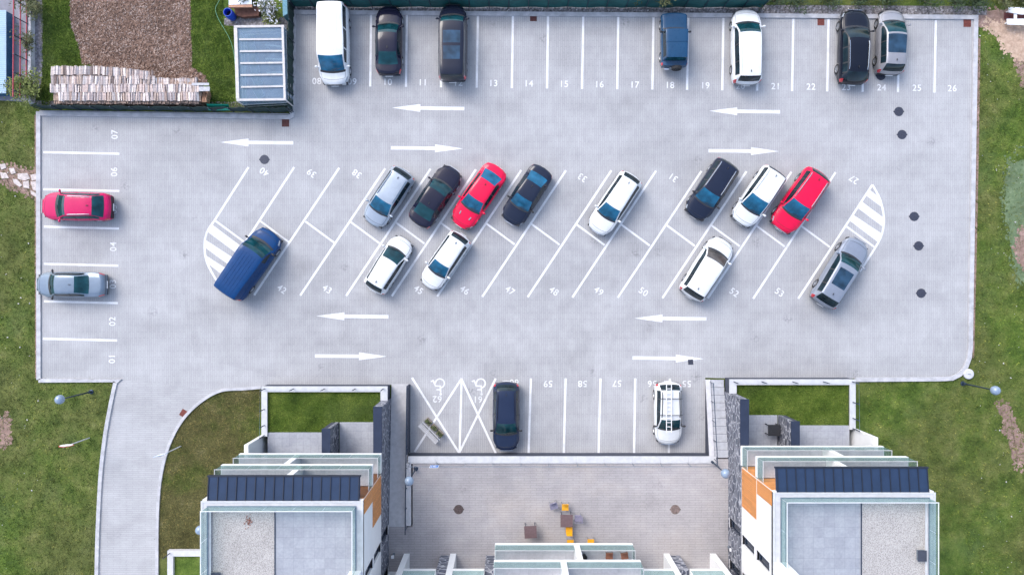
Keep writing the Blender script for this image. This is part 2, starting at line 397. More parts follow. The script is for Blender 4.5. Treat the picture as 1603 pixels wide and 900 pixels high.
# ------------------------------------------------------------------ painted markings (children of the car park surface)
PZ = [0]
def pz(): PZ[0] += 1; return .004 + (PZ[0] % 12)*.0006
def stripe(p0, p1, w=3.5, name='bay_line'):
    part(MB().strip(WP([p0, p1]), w/S, pz()), name, M_PAINT, LOT, True)
tops = [581,637,692,748,803,858,913,968,1023,1077.5,1132.5,1187.5,1242,1297,1352.5,1408,1465]
for x in tops:
    k = (x-581)/884
    stripe((x, 23+9*k), (x-1.5-.8*k, 136+9.5*k))
stripe((525,23),(524,136))
for (a,b) in (((68,238.6),(187,241)),((68,296.6),(187,299.2)),((69,355),(186.5,357.8)),((69,413.2),(185.5,416)),((69,471.6),(184.5,474.4)),((67,530),(183.5,532.8))): stripe(a,b,3.5)
longs = [((389,262),(336,345)),((460.5,262),(342,444)),((531,263),(398,462)),((603,264),(470,462.5)),((674,264.5),(542,463)),((745,265.5),(613.5,463.5)),((816,266.5),(684.5,464)),
         ((886,267),(755,464.5)),((957,267),(826,465)),((1027,267.5),(896,465.5)),((1098,268),(967,466)),((1168.5,268.5),(1037,466.5)),((1239,269),(1108,467)),((1308,270),(1179,467.5)),((1365.5,289.5),(1249.5,467.5))]
for a, b in longs: stripe(a, b, 3.4)
for i in range(15):
    x = 336+70.5*i; y = 345+.6*i
    stripe((x+1,y+.5),(x+46.5,y+34), 3.0, 'bay_divider')
def paint_poly(px, name): part(MB().sheet(WP(px), pz()), name, M_PAINT, LOT, True)
part(MB().strip(WP(bezpts([(336,345),(323.5,365),(320.5,388),(325,413),(342,444)],5)), 3.4/S, pz()), 'island_outline', M_PAINT, LOT, True)
for q in ([(331,351),(325,363),(367.5,394.5),(375.5,384)],[(322.5,376),(322.5,388.5),(355.5,413),(363.5,402.5)],[(322.5,400),(326.5,413.5),(345,428),(352,419)]): paint_poly(q, 'island_stripe')
part(MB().strip(WP(bezpts([(1365.5,289.5),(1377,311),(1383.3,338),(1382.3,359),(1374,381),(1346,425)],5)), 3.4/S, pz()), 'island_outline', M_PAINT, LOT, True)
for q in ([(1361,297),(1355.5,306),(1381,325),(1375,308)],[(1349.5,316),(1343.5,326.5),(1382.5,355.5),(1383,341)],[(1336.5,337),(1330.5,346),(1373.5,378.5),(1380.5,366)]): paint_poly(q, 'island_stripe')
# accessible bays
for a, b in (((645,591),(719,709)),((722,593),(649,707)),((722.5,592),(719.5,709)),((722,592),(776,709)),((776,592),(720,706))): stripe(a, b, 3.3)
for x0, x1 in ((831,827.5),(885.5,882.5),(940,937),(994.5,992.5),(1048.5,1047)): stripe((x0,592),(x1,709), 3.5)
# arrows
def arrow(tip, tail):
    t = Vector(W(*tip)); e = Vector(W(*tail)); d = (e-t); L = d.length; d.normalize(); n = Vector((-d.y,d.x))
    hl, hw, sw = 44/S, 6.2/S, 2.7/S
    pts = [t, t+d*hl+n*hw, t+d*hl+n*sw, e+n*sw, e-n*sw, t+d*hl-n*sw, t+d*hl-n*hw]
    part(MB().sheet([(p.x,p.y) for p in pts], pz()), 'direction_arrow', M_PAINT, LOT, True)
for a, b in (((614,169),(727,170.5)),((1110,174),(1221,175.5)),((345,223),(459,224)),((495,494.5),(608,495.8)),((993,498),(1106,499)),
             ((725,233),(612,231.8)),((1219.5,237.3),(1109,236.3)),((606,557.7),(493,557)),((1102,561.5),(990,560))): arrow(a, b)
# bay numbers
def number(txt, px, py, ang, size=.64):
    cu = bpy.data.curves.new('bay_number', 'FONT'); cu.body = txt; cu.size = size; cu.align_x = 'CENTER'; cu.align_y = 'CENTER'; cu.offset = .006; cu.resolution_u = 4; cu.space_character = 1.08
    to = bpy.data.objects.new('bay_number_curve', cu); link(to)
    me = bpy.data.meshes.new_from_object(to.evaluated_get(bpy.context.evaluated_depsgraph_get()))
    bpy.data.objects.remove(to); bpy.data.curves.remove(cu)
    me.name = 'bay_number'; me.materials.clear(); me.materials.append(M_PAINT)
    o = link(bpy.data.objects.new('bay_number', me)); x, y = W(px, py); o.location = (x, y, pz()+.002); o.rotation_euler = (0,0,R(ang)); o.parent = LOT
for i, n in enumerate(range(8, 27)):
    number('%02d' % n, 496+55.25*i + (.0 if n != 8 else 0), 128+ .62*i, -.6)
for i, n in enumerate((7,6,5,4,3,2,1)): number('%02d' % n, 180-.7*i, 211+58.4*i, 90)
for n, x, y in ((40,414,269),(39,488,271),(38,559,272),(33,912,278),(31,1054,278),(27,1337,281)): number(str(n), x, y, 146)
for n, x, y in ((42,441,453),(43,512,453),(45,655,454),(46,727,454.5),(47,798,455),(48,867,456),(49,937,456),(50,1007,457),(52,1149,458),(53,1220,458)): number(str(n), x, y, -34)
for n, x, y in ((60,805,598),(59,858,600),(58,912,600),(57,966,599.5),(56,1021,600),(55,1075,600),(61,748,624.5),(62,684.5,624)): number(str(n), x, y, 180)
def wheelchair(px, py):
    c = W(px, py); sc = 26/S
    def T(p): return (c[0]-(p[0]-.52)*sc, c[1]-(p[1]-.5)*sc)
    w = .085*sc; m = MB()
    m.strip([T(p) for p in ((.37,.84),(.40,.46),(.68,.46),(.82,.14),(.96,.19))], w, .006)
    m.strip([T(p) for p in ((.41,.68),(.64,.68))], w*.8, .0066)
    m.strip([T(p) for p in arc(.42,.30,.27,105,362,18)], w, .0072)
    m.sheet([T(p) for p in arc(.37,.95,.075,0,345,14)], .0078)
    part(m, 'wheelchair_symbol', M_PAINT, LOT, True)
wheelchair(686, 605); wheelchair(750, 605)

# ------------------------------------------------------------------ covers and drains
M_IRON = plain('cast_iron', (.045,.05,.075), .6, .3, var=.3, scale=14, bump=.4)
M_RUST = plain('rusty_iron', (.17,.045,.035), .75, .1, var=.4, scale=9, bump=.5)
M_IRONBR = plain('brown_iron', (.085,.062,.06), .7, .1, var=.45, scale=9, bump=.5)
def manhole(px, py, label, mat=M_IRON, z=0.0, group=None, rz=0.0, r=.33):
    x, y = W(px, py, z); m = thing('manhole_cover', label, 'manhole cover', (x,y,z), rz, group)
    l = MB().lathe([(r*.93,.0),(r*.93,.016),(r*.6,.018),(.01,.018)], n=28); 
    for k in range(-3,4):
        l.box(-r*.62, r*.62, k*.075-.012, k*.075+.012, .017, .024) if abs(k) < 3 else None
    part(l, 'lid', mat, m, True)
    f = MB().lathe([(r,.0),(r,.012),(r*.94,.012),(r*.94,.0)], n=28, cap=False); f.box(-r-.05,-r+.01,-.05,.05,0,.013); f.box(r-.01,r+.05,-.05,.05,0,.013)
    part(f, 'frame', mat, m, True)
manhole(414,250,'dark manhole cover beside bay number 40')
manhole(1407,175,'dark manhole cover closest below bay number 24 and 25')
manhole(1412,211,'dark manhole cover second down from bay 25, above the bend')
manhole(1431,339,'dark manhole cover level with the top of the right striped island')
manhole(1438,385,'dark manhole cover right of the grey estate car with sunroof')
manhole(1442,459,'lowest dark manhole cover in the row near the right kerb')
manhole(1379,119,'dark manhole cover half under the tail of the silver hatchback in bay 24')
manhole(718,797,'dark brown manhole cover on the left of the upper plaza', M_IRONBR, 1.1)
manhole(1057,797,'brown manhole cover with pale patch on the right of the plaza', plain('patchy_iron',(.16,.12,.11),.7,.1,var=.7,scale=5,bump=.5), 1.1)
def drain(px, py, label, rz=0.0, mat=M_RUST, s=.52):
    x, y = W(px, py); d = thing('drain_grate', label, 'drain grate', (x,y,.0), rz)
    f = MB(); h = s/2
    for a in (-1,1): f.box(-h,h,a*h-.03*(a>0)-0*(a<0),a*h+.03*(a<0),.001,.02); f.box(a*h-.03*(a>0),a*h+.03*(a<0),-h+.031,h-.031,.001,.02)
    part(f, 'frame', mat, d, True)
    b = MB()
    for i in range(7): b.box(-h+.031, h-.031, -h+.05+i*(s-.1)/6-.02, -h+.05+i*(s-.1)/6+.02, .003, .016)
    b.box(-h+.032,h-.032,-h+.032,h-.032,.0005,.002)
    part(b, 'grate', mat, d, True)
drain(447,193,'rusty drain grate at the inner corner under the garden fence', 0, plain('dark_rust',(.09,.03,.028),.75,.1,var=.4,scale=9))
drain(835,28.5,'dark rusty drain grate in the kerb gutter between bays 13 and 14', 0, plain('dark_rust',(.09,.03,.028)), .48)
drain(1285,35,'rusty drain grate at the kerb above bay 22', 0, M_RUST, .48)
drain(1514,37,'rusty drain grate in the top right corner beside bay 26', 0, M_RUST, .52)
drain(288,647,'rusty drain grate on the drive beside the curved kerb', R(-32), M_RUST, .5)
drain(1081,566.5,'small dark drain cover under the lower right arrow', R(4), M_IRON, .36)

# ------------------------------------------------------------------ cars
def pchip(xs, ys):
    xs = np.array(xs, float); ys = np.array(ys, float); h = np.diff(xs); d = np.diff(ys)/h; m = np.zeros(len(xs))
    for i in range(1, len(xs)-1):
        if d[i-1]*d[i] > 0:
            w1 = 2*h[i]+h[i-1]; w2 = h[i]+2*h[i-1]; m[i] = (w1+w2)/(w1/d[i-1]+w2/d[i])
    m[0] = d[0]; m[-1] = d[-1]
    def f(x):
        i = int(min(max(np.searchsorted(xs, x)-1, 0), len(h)-1)); t = (x-xs[i])/h[i]
        return ys[i]*(1+2*t)*(1-t)**2 + h[i]*m[i]*t*(1-t)**2 + ys[i+1]*t*t*(3-2*t) + h[i]*m[i+1]*t*t*(t-1)
    return f
KINDS = {
 'sedan':  dict(cowl=.27, wt=.425, rt=.70, rb=.865, H=1.45, hf=.74, hc=.95, ht=1.02, belt=.94, wr=.735, wins=[(.33,.535),(.555,.74)]),
 'coupe':  dict(cowl=.285, wt=.435, rt=.735, rb=.885, H=1.38, hf=.70, hc=.92, ht=.98, belt=.92, wr=.72, wins=[(.35,.60),(.62,.77)]),
 'hatch':  dict(cowl=.225, wt=.41, rt=.885, rb=.968, H=1.48, hf=.76, hc=.98, ht=1.02, belt=.97, wr=.735, wins=[(.29,.525),(.545,.75),(.77,.86)]),
 'wagon':  dict(cowl=.245, wt=.415, rt=.915, rb=.975, H=1.50, hf=.78, hc=.98, ht=1.02, belt=.98, wr=.735, wins=[(.31,.53),(.55,.74),(.76,.89)]),
 'suv':    dict(cowl=.25, wt=.415, rt=.89, rb=.968, H=1.66, hf=.92, hc=1.08, ht=1.12, belt=1.06, wr=.735, wins=[(.31,.53),(.55,.74),(.76,.87)], clad=True, clear=.26),
 'mpv':    dict(cowl=.185, wt=.37, rt=.905, rb=.972, H=1.66, hf=.86, hc=1.06, ht=1.08, belt=1.04, wr=.76, wins=[(.27,.49),(.51,.72),(.74,.89)]),
 'van':    dict(cowl=.15, wt=.30, rt=.962, rb=.985, H=1.95, hf=.98, hc=1.16, ht=1.15, belt=1.15, wr=.83, wins=[(.22,.38),(.40,.64),(.66,.93)]),
 'jeep':   dict(cowl=.315, wt=.375, rt=.90, rb=.915, H=1.78, hf=1.02, hc=1.10, ht=1.12, belt=1.10, wr=.80, wins=[(.40,.60),(.63,.86)], clad=True, clear=.30, boxy=True),
}
WHEELS = {}
def wheel_meshes(r, wd, rimmat):
    key = (round(r,3), rimmat.name)
    if key in WHEELS: return WHEELS[key]
    h = wd/2
    def mk(mb, nm, mat):
        me = bpy.data.meshes.new(nm); me.from_pydata(mb.v, [], mb.f); me.update(); me.materials.append(mat)
        me.polygons.foreach_set('use_smooth', [True]*len(me.polygons)); me.set_sharp_from_angle(angle=R(35)); return me
    ty = MB().lathe([(r*.66,-h),(r*.9,-h),(r*.98,-h*.75),(r,-h*.4),(r,h*.4),(r*.98,h*.75),(r*.9,h),(r*.66,h)], n=28, axis='y', cap=False)
    ri = MB().lathe([(r*.67,-h*.9),(r*.67,h*.9),(r*.60,h*.92),(r*.57,h*.55)], n=28, axis='y', cap=False)
    ri.lathe([(.01,-h*.5),(r*.57,-h*.5),(r*.57,-h*.35)], n=20, axis='y', cap=False)
    ri.lathe([(r*.16,-h*.4),(r*.16,h*.8),(.01,h*.84)], n=12, axis='y', cap=False)
    for k in range(5):
        a = 2*math.pi*k/5
        ri.obox((math.cos(a)*r*.37, h*.62, math.sin(a)*r*.37), (r*.50, h*.3, r*.17), m=Matrix.Rotation(-a,3,'Y'))
    WHEELS[key] = (mk(ty,'wheel',M_RUBBER), mk(ri,'rim',rimmat)); return WHEELS[key]

def car(name, label, cat, px, py, ang, Lpx, wpx, kind, paint, rails=None, sunroof=None, roofmat=None, glass=None, sidegl=None, rim=None, group=None, over=None, extra=None, mirror=None, clad=None, cladmat=None):
    P = dict(KINDS[kind]); P.update(over or {})
    L = Lpx/S*.985; w = wpx/S*.985/2*.985
    x0, y0 = W(px, py, .75)
    root = thing(name, label, cat, (x0,y0,0), R(ang), group)
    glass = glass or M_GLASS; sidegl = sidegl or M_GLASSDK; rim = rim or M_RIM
    cw, wt_, rt, rb, H, hf, hc, ht, belt, wr = (P[k] for k in ('cowl','wt','rt','rb','H','hf','hc','ht','belt','wr'))
    boxy = P.get('boxy', False); z0 = P.get('clear', .20)
    if boxy: tp = [(0,hf-.12),(.012,hf-.03),(.03,hf),(cw,hc),(wt_,H-.03),((wt_+rt)/2,H),(rt,H-.03),(rb,ht),(1,ht-.02)]
    elif rb < .93: tp = [(0,.56),(.012,hf-.13),(.04,hf-.05),(.09,hf),(cw,hc),(wt_,H-.05),(wt_+.1,H-.005),(rt-.1,H-.02),(rt,H-.07),(rb,ht),(.955,ht-.02),(.985,ht-.10),(1,ht-.26)]
    else: tp = [(0,.56+(hf-.76)),(.012,hf-.14),(.04,hf-.06),(.09,hf),(cw,hc),(wt_,H-.05),(wt_+.1,H-.005),(rt-.12,H-.005),(rt,H-.06),(rb,ht),(.985,ht-.12),(1,ht-.30)]
    zt = pchip(*zip(*tp))
    hoodw = .90 if boxy else .84
    wr -= .035 if not boxy and kind != 'van' else 0
    wef = pchip([0,.05,cw,wt_,(wt_+rt)/2,rt,rb,1],[hoodw*.9,hoodw,hoodw-.01,wr+.02,wr,wr-.015,(wr+.05 if rb > .93 else .78),(wr+.05 if rb > .93 else .76)])
    def wm(t):
        f = 1.0
        a, b = (.05,.06) if boxy else (.17,.13)
        fr, rr = (.06,.05) if boxy else (.30,.20 if rb < .93 else .14)
        if t < a: f -= fr*(1-t/a)**2.5
        if t > 1-b: f -= rr*((t-1+b)/b)**2.5
        # slight waist between the wheels
        return w*f*(1-.012*math.cos((t-.2)/.6*2*math.pi))
    FR = [0,.10,.24,.42,.60,.78,.93,1.0]; FY = [.90,.955,.985,1.0,1.0,.99,.965,.925]
    def ring(t):
        ww = wm(t); top = zt(t); drop = .035 if boxy else .055
        zb = min(belt+.03*(t-.3), top-.085); ze = max(top-drop, zb+.012); we = ww*wef(t)
        zl = z0 + .05*max(0,1-t/.08) + .10*max(0,(t-.9)/.1)
        pts = [(ww*fy, zl+fr*(zb-zl)) for fr, fy in zip(FR, FY)]
        yb, = (ww*FY[-1],)
        for q in (.10,.50,.90): pts.append((yb+(we-yb)*q+.012*math.sin(q*math.pi), zb+(ze-zb)*q))
        d = top-ze
        pts += [(we,ze),(we*.93,ze+.48*d),(we*.72,ze+.78*d),(we*.40,ze+.95*d),(0,top)]
        return pts
    NB = len(FR)  # index of first window ring = NB ; E = NB+3 ; centre = NB+7
    E = NB+3; CEN = NB+7
    keys = [0,.006,.012,.025,.04,.06,.085,cw-.024,cw,wt_,rt,rb,.955,.975,.988,1.0,.05,.95] + [q for a in P['wins'] for q in a]
    if sunroof:
        for a in sunroof: keys += list(a[:2])
    wf, wrr = P.get('wheels', (.165,.785)); rad = P.get('rad', .335 if z0 < .25 else .37); RA = rad+.055
    keys += list(np.linspace(wf-.10,wf+.10,11)) + list(np.linspace(wrr-.10,wrr+.10,11)) + list(np.arange(.1,.95,.035))
    ks = sorted(set(round(k,4) for k in keys if 0 <= k <= 1)); st = [ks[0]]
    imp = set(round(k,4) for k in [0,cw-.024,cw,wt_,rt,rb,1.0] + [q for a in P['wins'] for q in a] + ([q for a in (sunroof or []) for q in a[:2]]))
    for k in ks[1:]:
        if k-st[-1] < .005:
            if k in imp and st[-1] not in imp: st[-1] = k
            elif k not in imp: continue
            else: st.append(k)
        else: st.append(k)
    grid = []; N = 2*CEN+1
    for t in st:
        r = ring(t); x = L/2 - t*L
        grid.append([(x,-p[0],p[1]) for p in r] + [(x,p[0],p[1]) for p in r[-2::-1]])
    G = np.array(grid)
    bw = .35 if boxy else 1.0
    bow = pchip([0,.05,cw,wt_,.58,rt,max(rb,rt+.012),1.0+.001],[.30*bw,.26*bw,.20*bw,.13*bw,0,-.07*bw,-.12*bw,-.24*bw])
    bsh = np.array([bow(t) for t in st])
    G[:,:,0] -= bsh[:,None]*np.clip(np.abs(G[:,:,1])/w,0,1)**2
    # wheel arches: push the shell out to a circle
    inside = np.zeros(G.shape[:2], bool)
    for wc in (wf, wrr):
        xc = L/2-wc*L-bow(wc)*.85; dx = G[:,:,0]-xc; dz = G[:,:,2]-rad; dd = np.hypot(dx,dz); idx = np.minimum(np.arange(N), N-1-np.arange(N))
        ins = (dd < RA) & (idx[None,:] <= 6); inside |= ins
    faces = {}
    pushed = G.copy()
    for wc in (wf, wrr):
        xc = L/2-wc*L-bow(wc)*.85; dx = G[:,:,0]-xc; dz = G[:,:,2]-rad; dd = np.hypot(dx,dz)
        m = inside & (dd < RA); s_ = RA/np.maximum(dd,.02)
        pushed[:,:,0] = np.where(m, xc+dx*s_, pushed[:,:,0]); pushed[:,:,2] = np.where(m, np.maximum(rad+dz*s_, z0-.0), pushed[:,:,2])
    def cls(t, i, side):
        # i = ring band index counted from the sill
        if i >= E:
            if cw <= t <= wt_ and i >= E+1: return 'windscreen'
            if rt <= t <= rb and i >= (E+1 if rb < .93 or boxy else E): return 'rear_window'
            if cw-.024 <= t < cw: return 'cowl_panel'
            if sunroof:
                for q in sunroof:
                    if q[0] <= t <= q[1] and i >= E+(2 if len(q) < 3 else q[2]): return 'sunroof%d' % sunroof.index(q)
            if roofmat and wt_ <= t <= rt: return 'roof_panel'
            if .05 <= t < cw-.024 and i >= E: return 'bonnet'
        if NB <= i < NB+2:
            for k, (a, b) in enumerate(P['wins']):
                if a <= t <= b: return 'side_window%s%d' % (side, k)
        if NB <= i < NB+3 and P['wins'][0][0]-.02 <= t <= P['wins'][-1][1]+.012 and kind != 'van' and i < NB+2: return 'window_trim%s%d' % (side, sum(1 for q in P['wins'] if q[1] < t))
        if 5 <= i <= 7 and .015 <= t <= .075 and not boxy: return 'headlight'+side
        if boxy and i in (4,5) and t < .012: return 'headlight'+side
        if 4 <= i <= (NB if rb > .93 else 6) and t >= (.955 if rb > .93 else .95): return 'tail_light'+side
        if P.get('clad') and i <= 1: return 'sill_trim'
        if not P.get('clad') and i == 0: return 'sill_trim'
        return 'body'
    for j in range(len(st)-1):
        tm = (st[j]+st[j+1])/2
        for i in range(N-1):
            if inside[j,i] and inside[j+1,i] and inside[j,i+1] and inside[j+1,i+1]: continue
            ii = i if i < CEN else N-2-i; side = 'R' if i < CEN else 'L'
            faces.setdefault(cls(tm, ii, side), []).append((j*N+i, j*N+i+1, (j+1)*N+i+1, (j+1)*N+i))
    faces.setdefault('body', [])
    faces['body'].append(tuple(range(N))[::-1]); faces['body'].append(tuple((len(st)-1)*N+k for k in range(N)))
    V = pushed.reshape(-1,3)
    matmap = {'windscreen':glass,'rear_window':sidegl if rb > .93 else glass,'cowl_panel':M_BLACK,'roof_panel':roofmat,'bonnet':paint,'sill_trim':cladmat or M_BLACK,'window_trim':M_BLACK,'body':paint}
    objs = {}
    for key, fl in faces.items():
        nm = key.rstrip('0123456789')
        if nm[-1] in 'LR': nm = nm[:-1]
        mat = matmap.get(nm) or {'window_trim':M_BLACK,'side_window':sidegl,'headlight':M_HEADLT,'tail_light':M_RED_LT,'sunroof':M_ROOFGL}[nm]
        used = sorted({q for f in fl for q in f}); mp = {q:k for k,q in enumerate(used)}
        mb = MB(); mb.v = [tuple(V[q]) for q in used]; mb.f = [tuple(mp[q] for q in f) for f in fl]
        objs[key] = part(mb, nm, mat, root, True, smooth=True, angle=50)
    # floor and wheels
    part(MB().box(-L*.47,L*.47,-w*.78,w*.78,z0-.02,z0+.38), 'underbody', M_BLACK, root, True)
    tyme, rime = wheel_meshes(rad, .225, rim)
    for wc in (wf, wrr):
        for sd in (-1,1):
            o = link(bpy.data.objects.new('wheel', tyme)); o.parent = root; o.location = (L/2-wc*L-bow(wc)*.85, sd*(w-.135), rad); o.rotation_euler = (0,0,0 if sd > 0 else math.pi)
            r_ = link(bpy.data.objects.new('rim', rime)); r_.parent = o
    # mirrors
    tmir = cw+.055 if not boxy else wt_+.01
    for sd in (-1,1):
        rr_ = ring(tmir); yb = rr_[NB-1][0]; zb = rr_[NB-1][1]; xm = L/2-tmir*L
        m = MB(); m.sphere((xm, sd*(yb+.14), zb+.10), .10, 12, 8, (.75,1.15,.75)); m.obox((xm, sd*(yb+.03), zb+.05), (.07,.14,.05))
        part(m, 'door_mirror', mirror or paint, root, True, smooth=True)
    # number plates
    for t, sx in ((0,1),(1,-1)):
        zz = .48 if sx > 0 else .58
        part(MB().box(sx*(L/2+.002), sx*(L/2+.02), -.26, .26, zz-.055, zz+.055), 'number_plate', M_PLATE, root, True)
    part(MB().box(L/2-.01, L/2+.012, -w*.5, w*.5, hf-.27-(.0 if not boxy else -.02), hf-.17), 'grille', M_CHROME if kind in ('suv','sedan') else M_BLACK, root, True)
    # wipers
    for k in (-1,1):
        a = cw+.004; b = cw+.03
        pa = ring(a); pb = ring(b)
        part(MB().tube([(L/2-a*L, k*w*.12-.02*k, pa[-1][1]+.015), (L/2-b*L, k*w*.12+w*.42, pb[-3][1]+.03)], .012, 5), 'wiper', M_BLACK, root, True)
    # door handles
    for (a, b) in P['wins'][:2]:
        for sd in (-1,1):
            t = b-.015; rg = ring(t); part(MB().obox((L/2-t*L, sd*(rg[6][0]+.012), rg[5][1]+.03), (.20,.03,.03)), 'door_handle', paint, root, True)
    if rails:
        for sd in (-1,1):
            pts = []
            for t in np.linspace(wt_+.045, rt-.03, 9):
                rg = ring(t); pts.append((L/2-t*L, sd*rg[E+1][0]*.97, rg[E+1][1]+(.055 if .02 < (t-wt_-.045)/(rt-wt_-.075) < .98 else .0)))
            part(MB().tube(pts, .028, 6), 'roof_rail', rails, root, True, smooth=True)
    gp_ = []
    tl = np.linspace(.055, cw-.03, 10)
    def sp(t, yf, lift=.004):
        rg = ring(t); y_ = rg[E][0]*yf; zz = rg[E][1] + (rg[E+1][1]-rg[E][1])*min(1,(1-yf)/.07) if yf > .93 else np.interp(-yf, [-rg[k][0]/max(rg[E][0],1e-6) for k in range(E,CEN+1)], [rg[k][1] for k in range(E,CEN+1)])
        return (L/2-t*L-bow(t)*(y_/w)**2, y_, zz+lift)
    if not boxy:
        gm = MB()
        for sd in (-1,1):
            pts = [sp(t,.97) for t in tl]; gm.tube([(p[0],sd*p[1],p[2]-.006) for p in pts], .011, 4)
        fr_ = [sp(.055, y_) for y_ in (.97,.8,.6,.4,.2,0.001)]
        gm.tube([(p[0],-p[1],p[2]-.006) for p in fr_] + [(p[0],p[1],p[2]-.006) for p in fr_[::-1]], .011, 4)
        part(gm, 'panel_gap', M_BLACK, root, True)
    # aerial
    if kind not in ('jeep','van') :
        t = rt-.06; part(MB().obox((L/2-t*L, 0, zt(t)+.03), (.14,.035,.06)), 'aerial', M_BLACK, root, True)
    if extra: extra(root, L, w, ring, zt, P, E)
    return root

def paintm(name, c, metal=.0, rough=.32, coat=1.0):
    if name in MATS: return MATS[name]
    t = NT(name); f = t.noise(2.2, 3, .5, obj=True); g = t.noise(60, 2, .5, obj=True)
    cc = t.ramp(f, [(.3, tuple(x*.93 for x in c)), (.7, tuple(min(1,x*1.05) for x in c))])
    t.col(t.mix(cc, t.ramp(g, [(.3,.93),(.7,1.05)]), 1.0, 'MULTIPLY'))
    dust = t.ramp(t.noise(5, 5, .6, obj=True), [(.4, rough*.8), (.75, min(1, rough*1.35))]); t.l(dust, t.b.inputs['Roughness'])
    t.b.inputs['Metallic'].default_value = metal; t.b.inputs['Coat Weight'].default_value = coat; t.b.inputs['Coat Roughness'].default_value = .05; t.b.inputs['Specular IOR Level'].default_value = .15
    MATS[name] = t.m; return t.m
WHITEP = paintm('white_car_paint', (.63,.65,.665), coat=.5); BLACKP = paintm('black_car_paint', (.003,.005,.013), .0, .14, .55); PLUMBK = paintm('plum_black_paint', (.009,.009,.024), .0, .14, .55)
NAVYBK = paintm('blue_black_paint', (.010,.015,.034), .0, .14, .55); SILVER = paintm('silver_blue_paint', (.34,.39,.455), .35, .38, .6); STEELB = paintm('steel_blue_paint', (.17,.22,.285), .35, .38, .6)
REDP = paintm('red_car_paint', (.66,.003,.05), .0, .35, .5); PINKP = paintm('magenta_red_paint', (.50,.003,.090), .0, .35, .5); BLUEP = paintm('blue_van_paint', (.000,.038,.140), .0, .5, .3)
NAVY = paintm('navy_offroad_paint', (.006,.048,.115), .0, .33, .7); SKYDK = paintm('slate_blue_paint', (.012,.021,.052), .0, .14, .55); GREYS = paintm('grey_silver_paint', (.30,.30,.325), .35, .38, .6); DKGREY = paintm('dark_grey_paint', (.009,.012,.026), .0, .14, .55); STEELG = paintm('steel_grey_paint', (.25,.28,.34), .35, .38, .6)  # bottom row crossover: the sky's blue reflection is put into its dark base colour
def spare(root, L, w, ring, zt, P, E):
    ty, ri = wheel_meshes(.36, .225, M_BLACK)
    o = link(bpy.data.objects.new('spare_wheel', ty)); o.parent = root; o.location = (-L/2-.13, -w*.15, .95); o.rotation_euler = (0,0,math.pi/2)
    r_ = link(bpy.data.objects.new('rim', ri)); r_.parent = o
    part(MB().box(-L/2-.16,-L/2-.0,w*.35,w*.72,.55,.72), 'rear_step', M_CHROME, root, True)
def ribs(root, L, w, ring, zt, P, E):
    for k in (-2,-1,0,1,2):
        pts = []
        for t in np.linspace(P['wt']+.06, P['rt']-.03, 8):
            rg = ring(t); ys_ = [-q[0] for q in rg[E:]]; zs_ = [q[1] for q in rg[E:]]; y_ = abs(k)*.22*w
            pts.append((L/2-t*L, math.copysign(y_, k) if k else 0, float(np.interp(-y_, ys_, zs_))-.004))
        part(MB().tube(pts, .018, 6), 'roof_rib', BLUEP if 'blue' in root['label'] else WHITEP, root, True, smooth=True)
def vents(root, L, w, ring, zt, P, E):
    for sd in (-1,1):
        t = .17; part(MB().obox((L/2-t*L, sd*w*.42, zt(t)-.012), (.24,.07,.05), rz=sd*-.12), 'bonnet_vent', M_STEEL, root, True)
def fourth_line(root, L, w, ring, zt, P, E):
    pass
def crossbars(root, L, w, ring, zt, P, E):
    for t in (.50,.76):
        z = zt(t)+.10; part(MB().tube([(L/2-t*L,-w*.80,z-.03),(L/2-t*L,-w*.7,z),(L/2-t*L,w*.7,z),(L/2-t*L,w*.80,z-.03)], .022, 6), 'crossbar', M_BLACK, root, True)
def roofseam(root, L, w, ring, zt, P, E):
    part(MB().tube([(L/2-.62*L,-w*.78,zt(.62)-.01),(L/2-.62*L,0,zt(.62)+.004),(L/2-.62*L,w*.78,zt(.62)-.01)], .018, 5), 'roof_joint', NAVY, root, True)
def spoiler(root, L, w, ring, zt, P, E):
    t = P['rt']+.012; part(MB().obox((L/2-t*L,0,P['H']-.045),(.20,w*1.15,.035)), 'roof_spoiler', BLACKP, root, True)

UP, DN = 90, 270
AU, AD = 90-33.5, 270-33.5           # facing up-right / down-left along the slanted bays
# top row
car('passenger_van','white passenger van parked across bays 08 and 09, nose outward','van', 522.5,70.5, DN+.8, 126, 49, 'van', WHITEP, sidegl=M_GLASSDK, extra=ribs)
car('parked_car','black saloon with lilac sheen in bay 10, tail lights at the number','car', 608.5,63.5, UP, 110, 43, 'sedan', PLUMBK, glass=M_GLASSTL)
car('people_carrier','black people carrier with two glass roof panels in bay 12','van', 709,68.5, UP-.3, 120, 46, 'van', DKGREY, sunroof=[(.40,.56),(.60,.77)], glass=M_GLASSTL, over=dict(cowl=.155,wt=.275,H=1.9,wr=.80))
car('off_road_car','short navy blue off road car with spare wheel in bay 18','car', 1055,63.5, UP, 84, 42, 'jeep', NAVY, glass=M_GLASSTL, extra=lambda *a: (spare(*a), roofseam(*a)), mirror=M_BLACK)
car('parked_car','white people carrier with black roof rail ends in bay 20','car', 1169,74, UP+.3, 119, 47, 'mpv', WHITEP, glass=M_GLASSTL, over=dict(cowl=.2,wt=.35,rt=.925), rails=WHITEP)
car('parked_car','black estate car with silver roof rails in bay 23','car', 1337,74.5, UP-2.0, 117, 47, 'suv', BLACKP, rails=M_CHROME, glass=M_GLASSDK, over=dict(H=1.58,rt=.87,rb=.965,clad=False))
car('parked_car','silver hatchback with black glass roof in bay 24, beside the black estate','car', 1396,66, UP-2.5, 103, 44, 'hatch', GREYS, glass=M_GLASSTL, sunroof=[(.43,.72,1)], over=dict(cowl=.2,wt=.40,H=1.55))
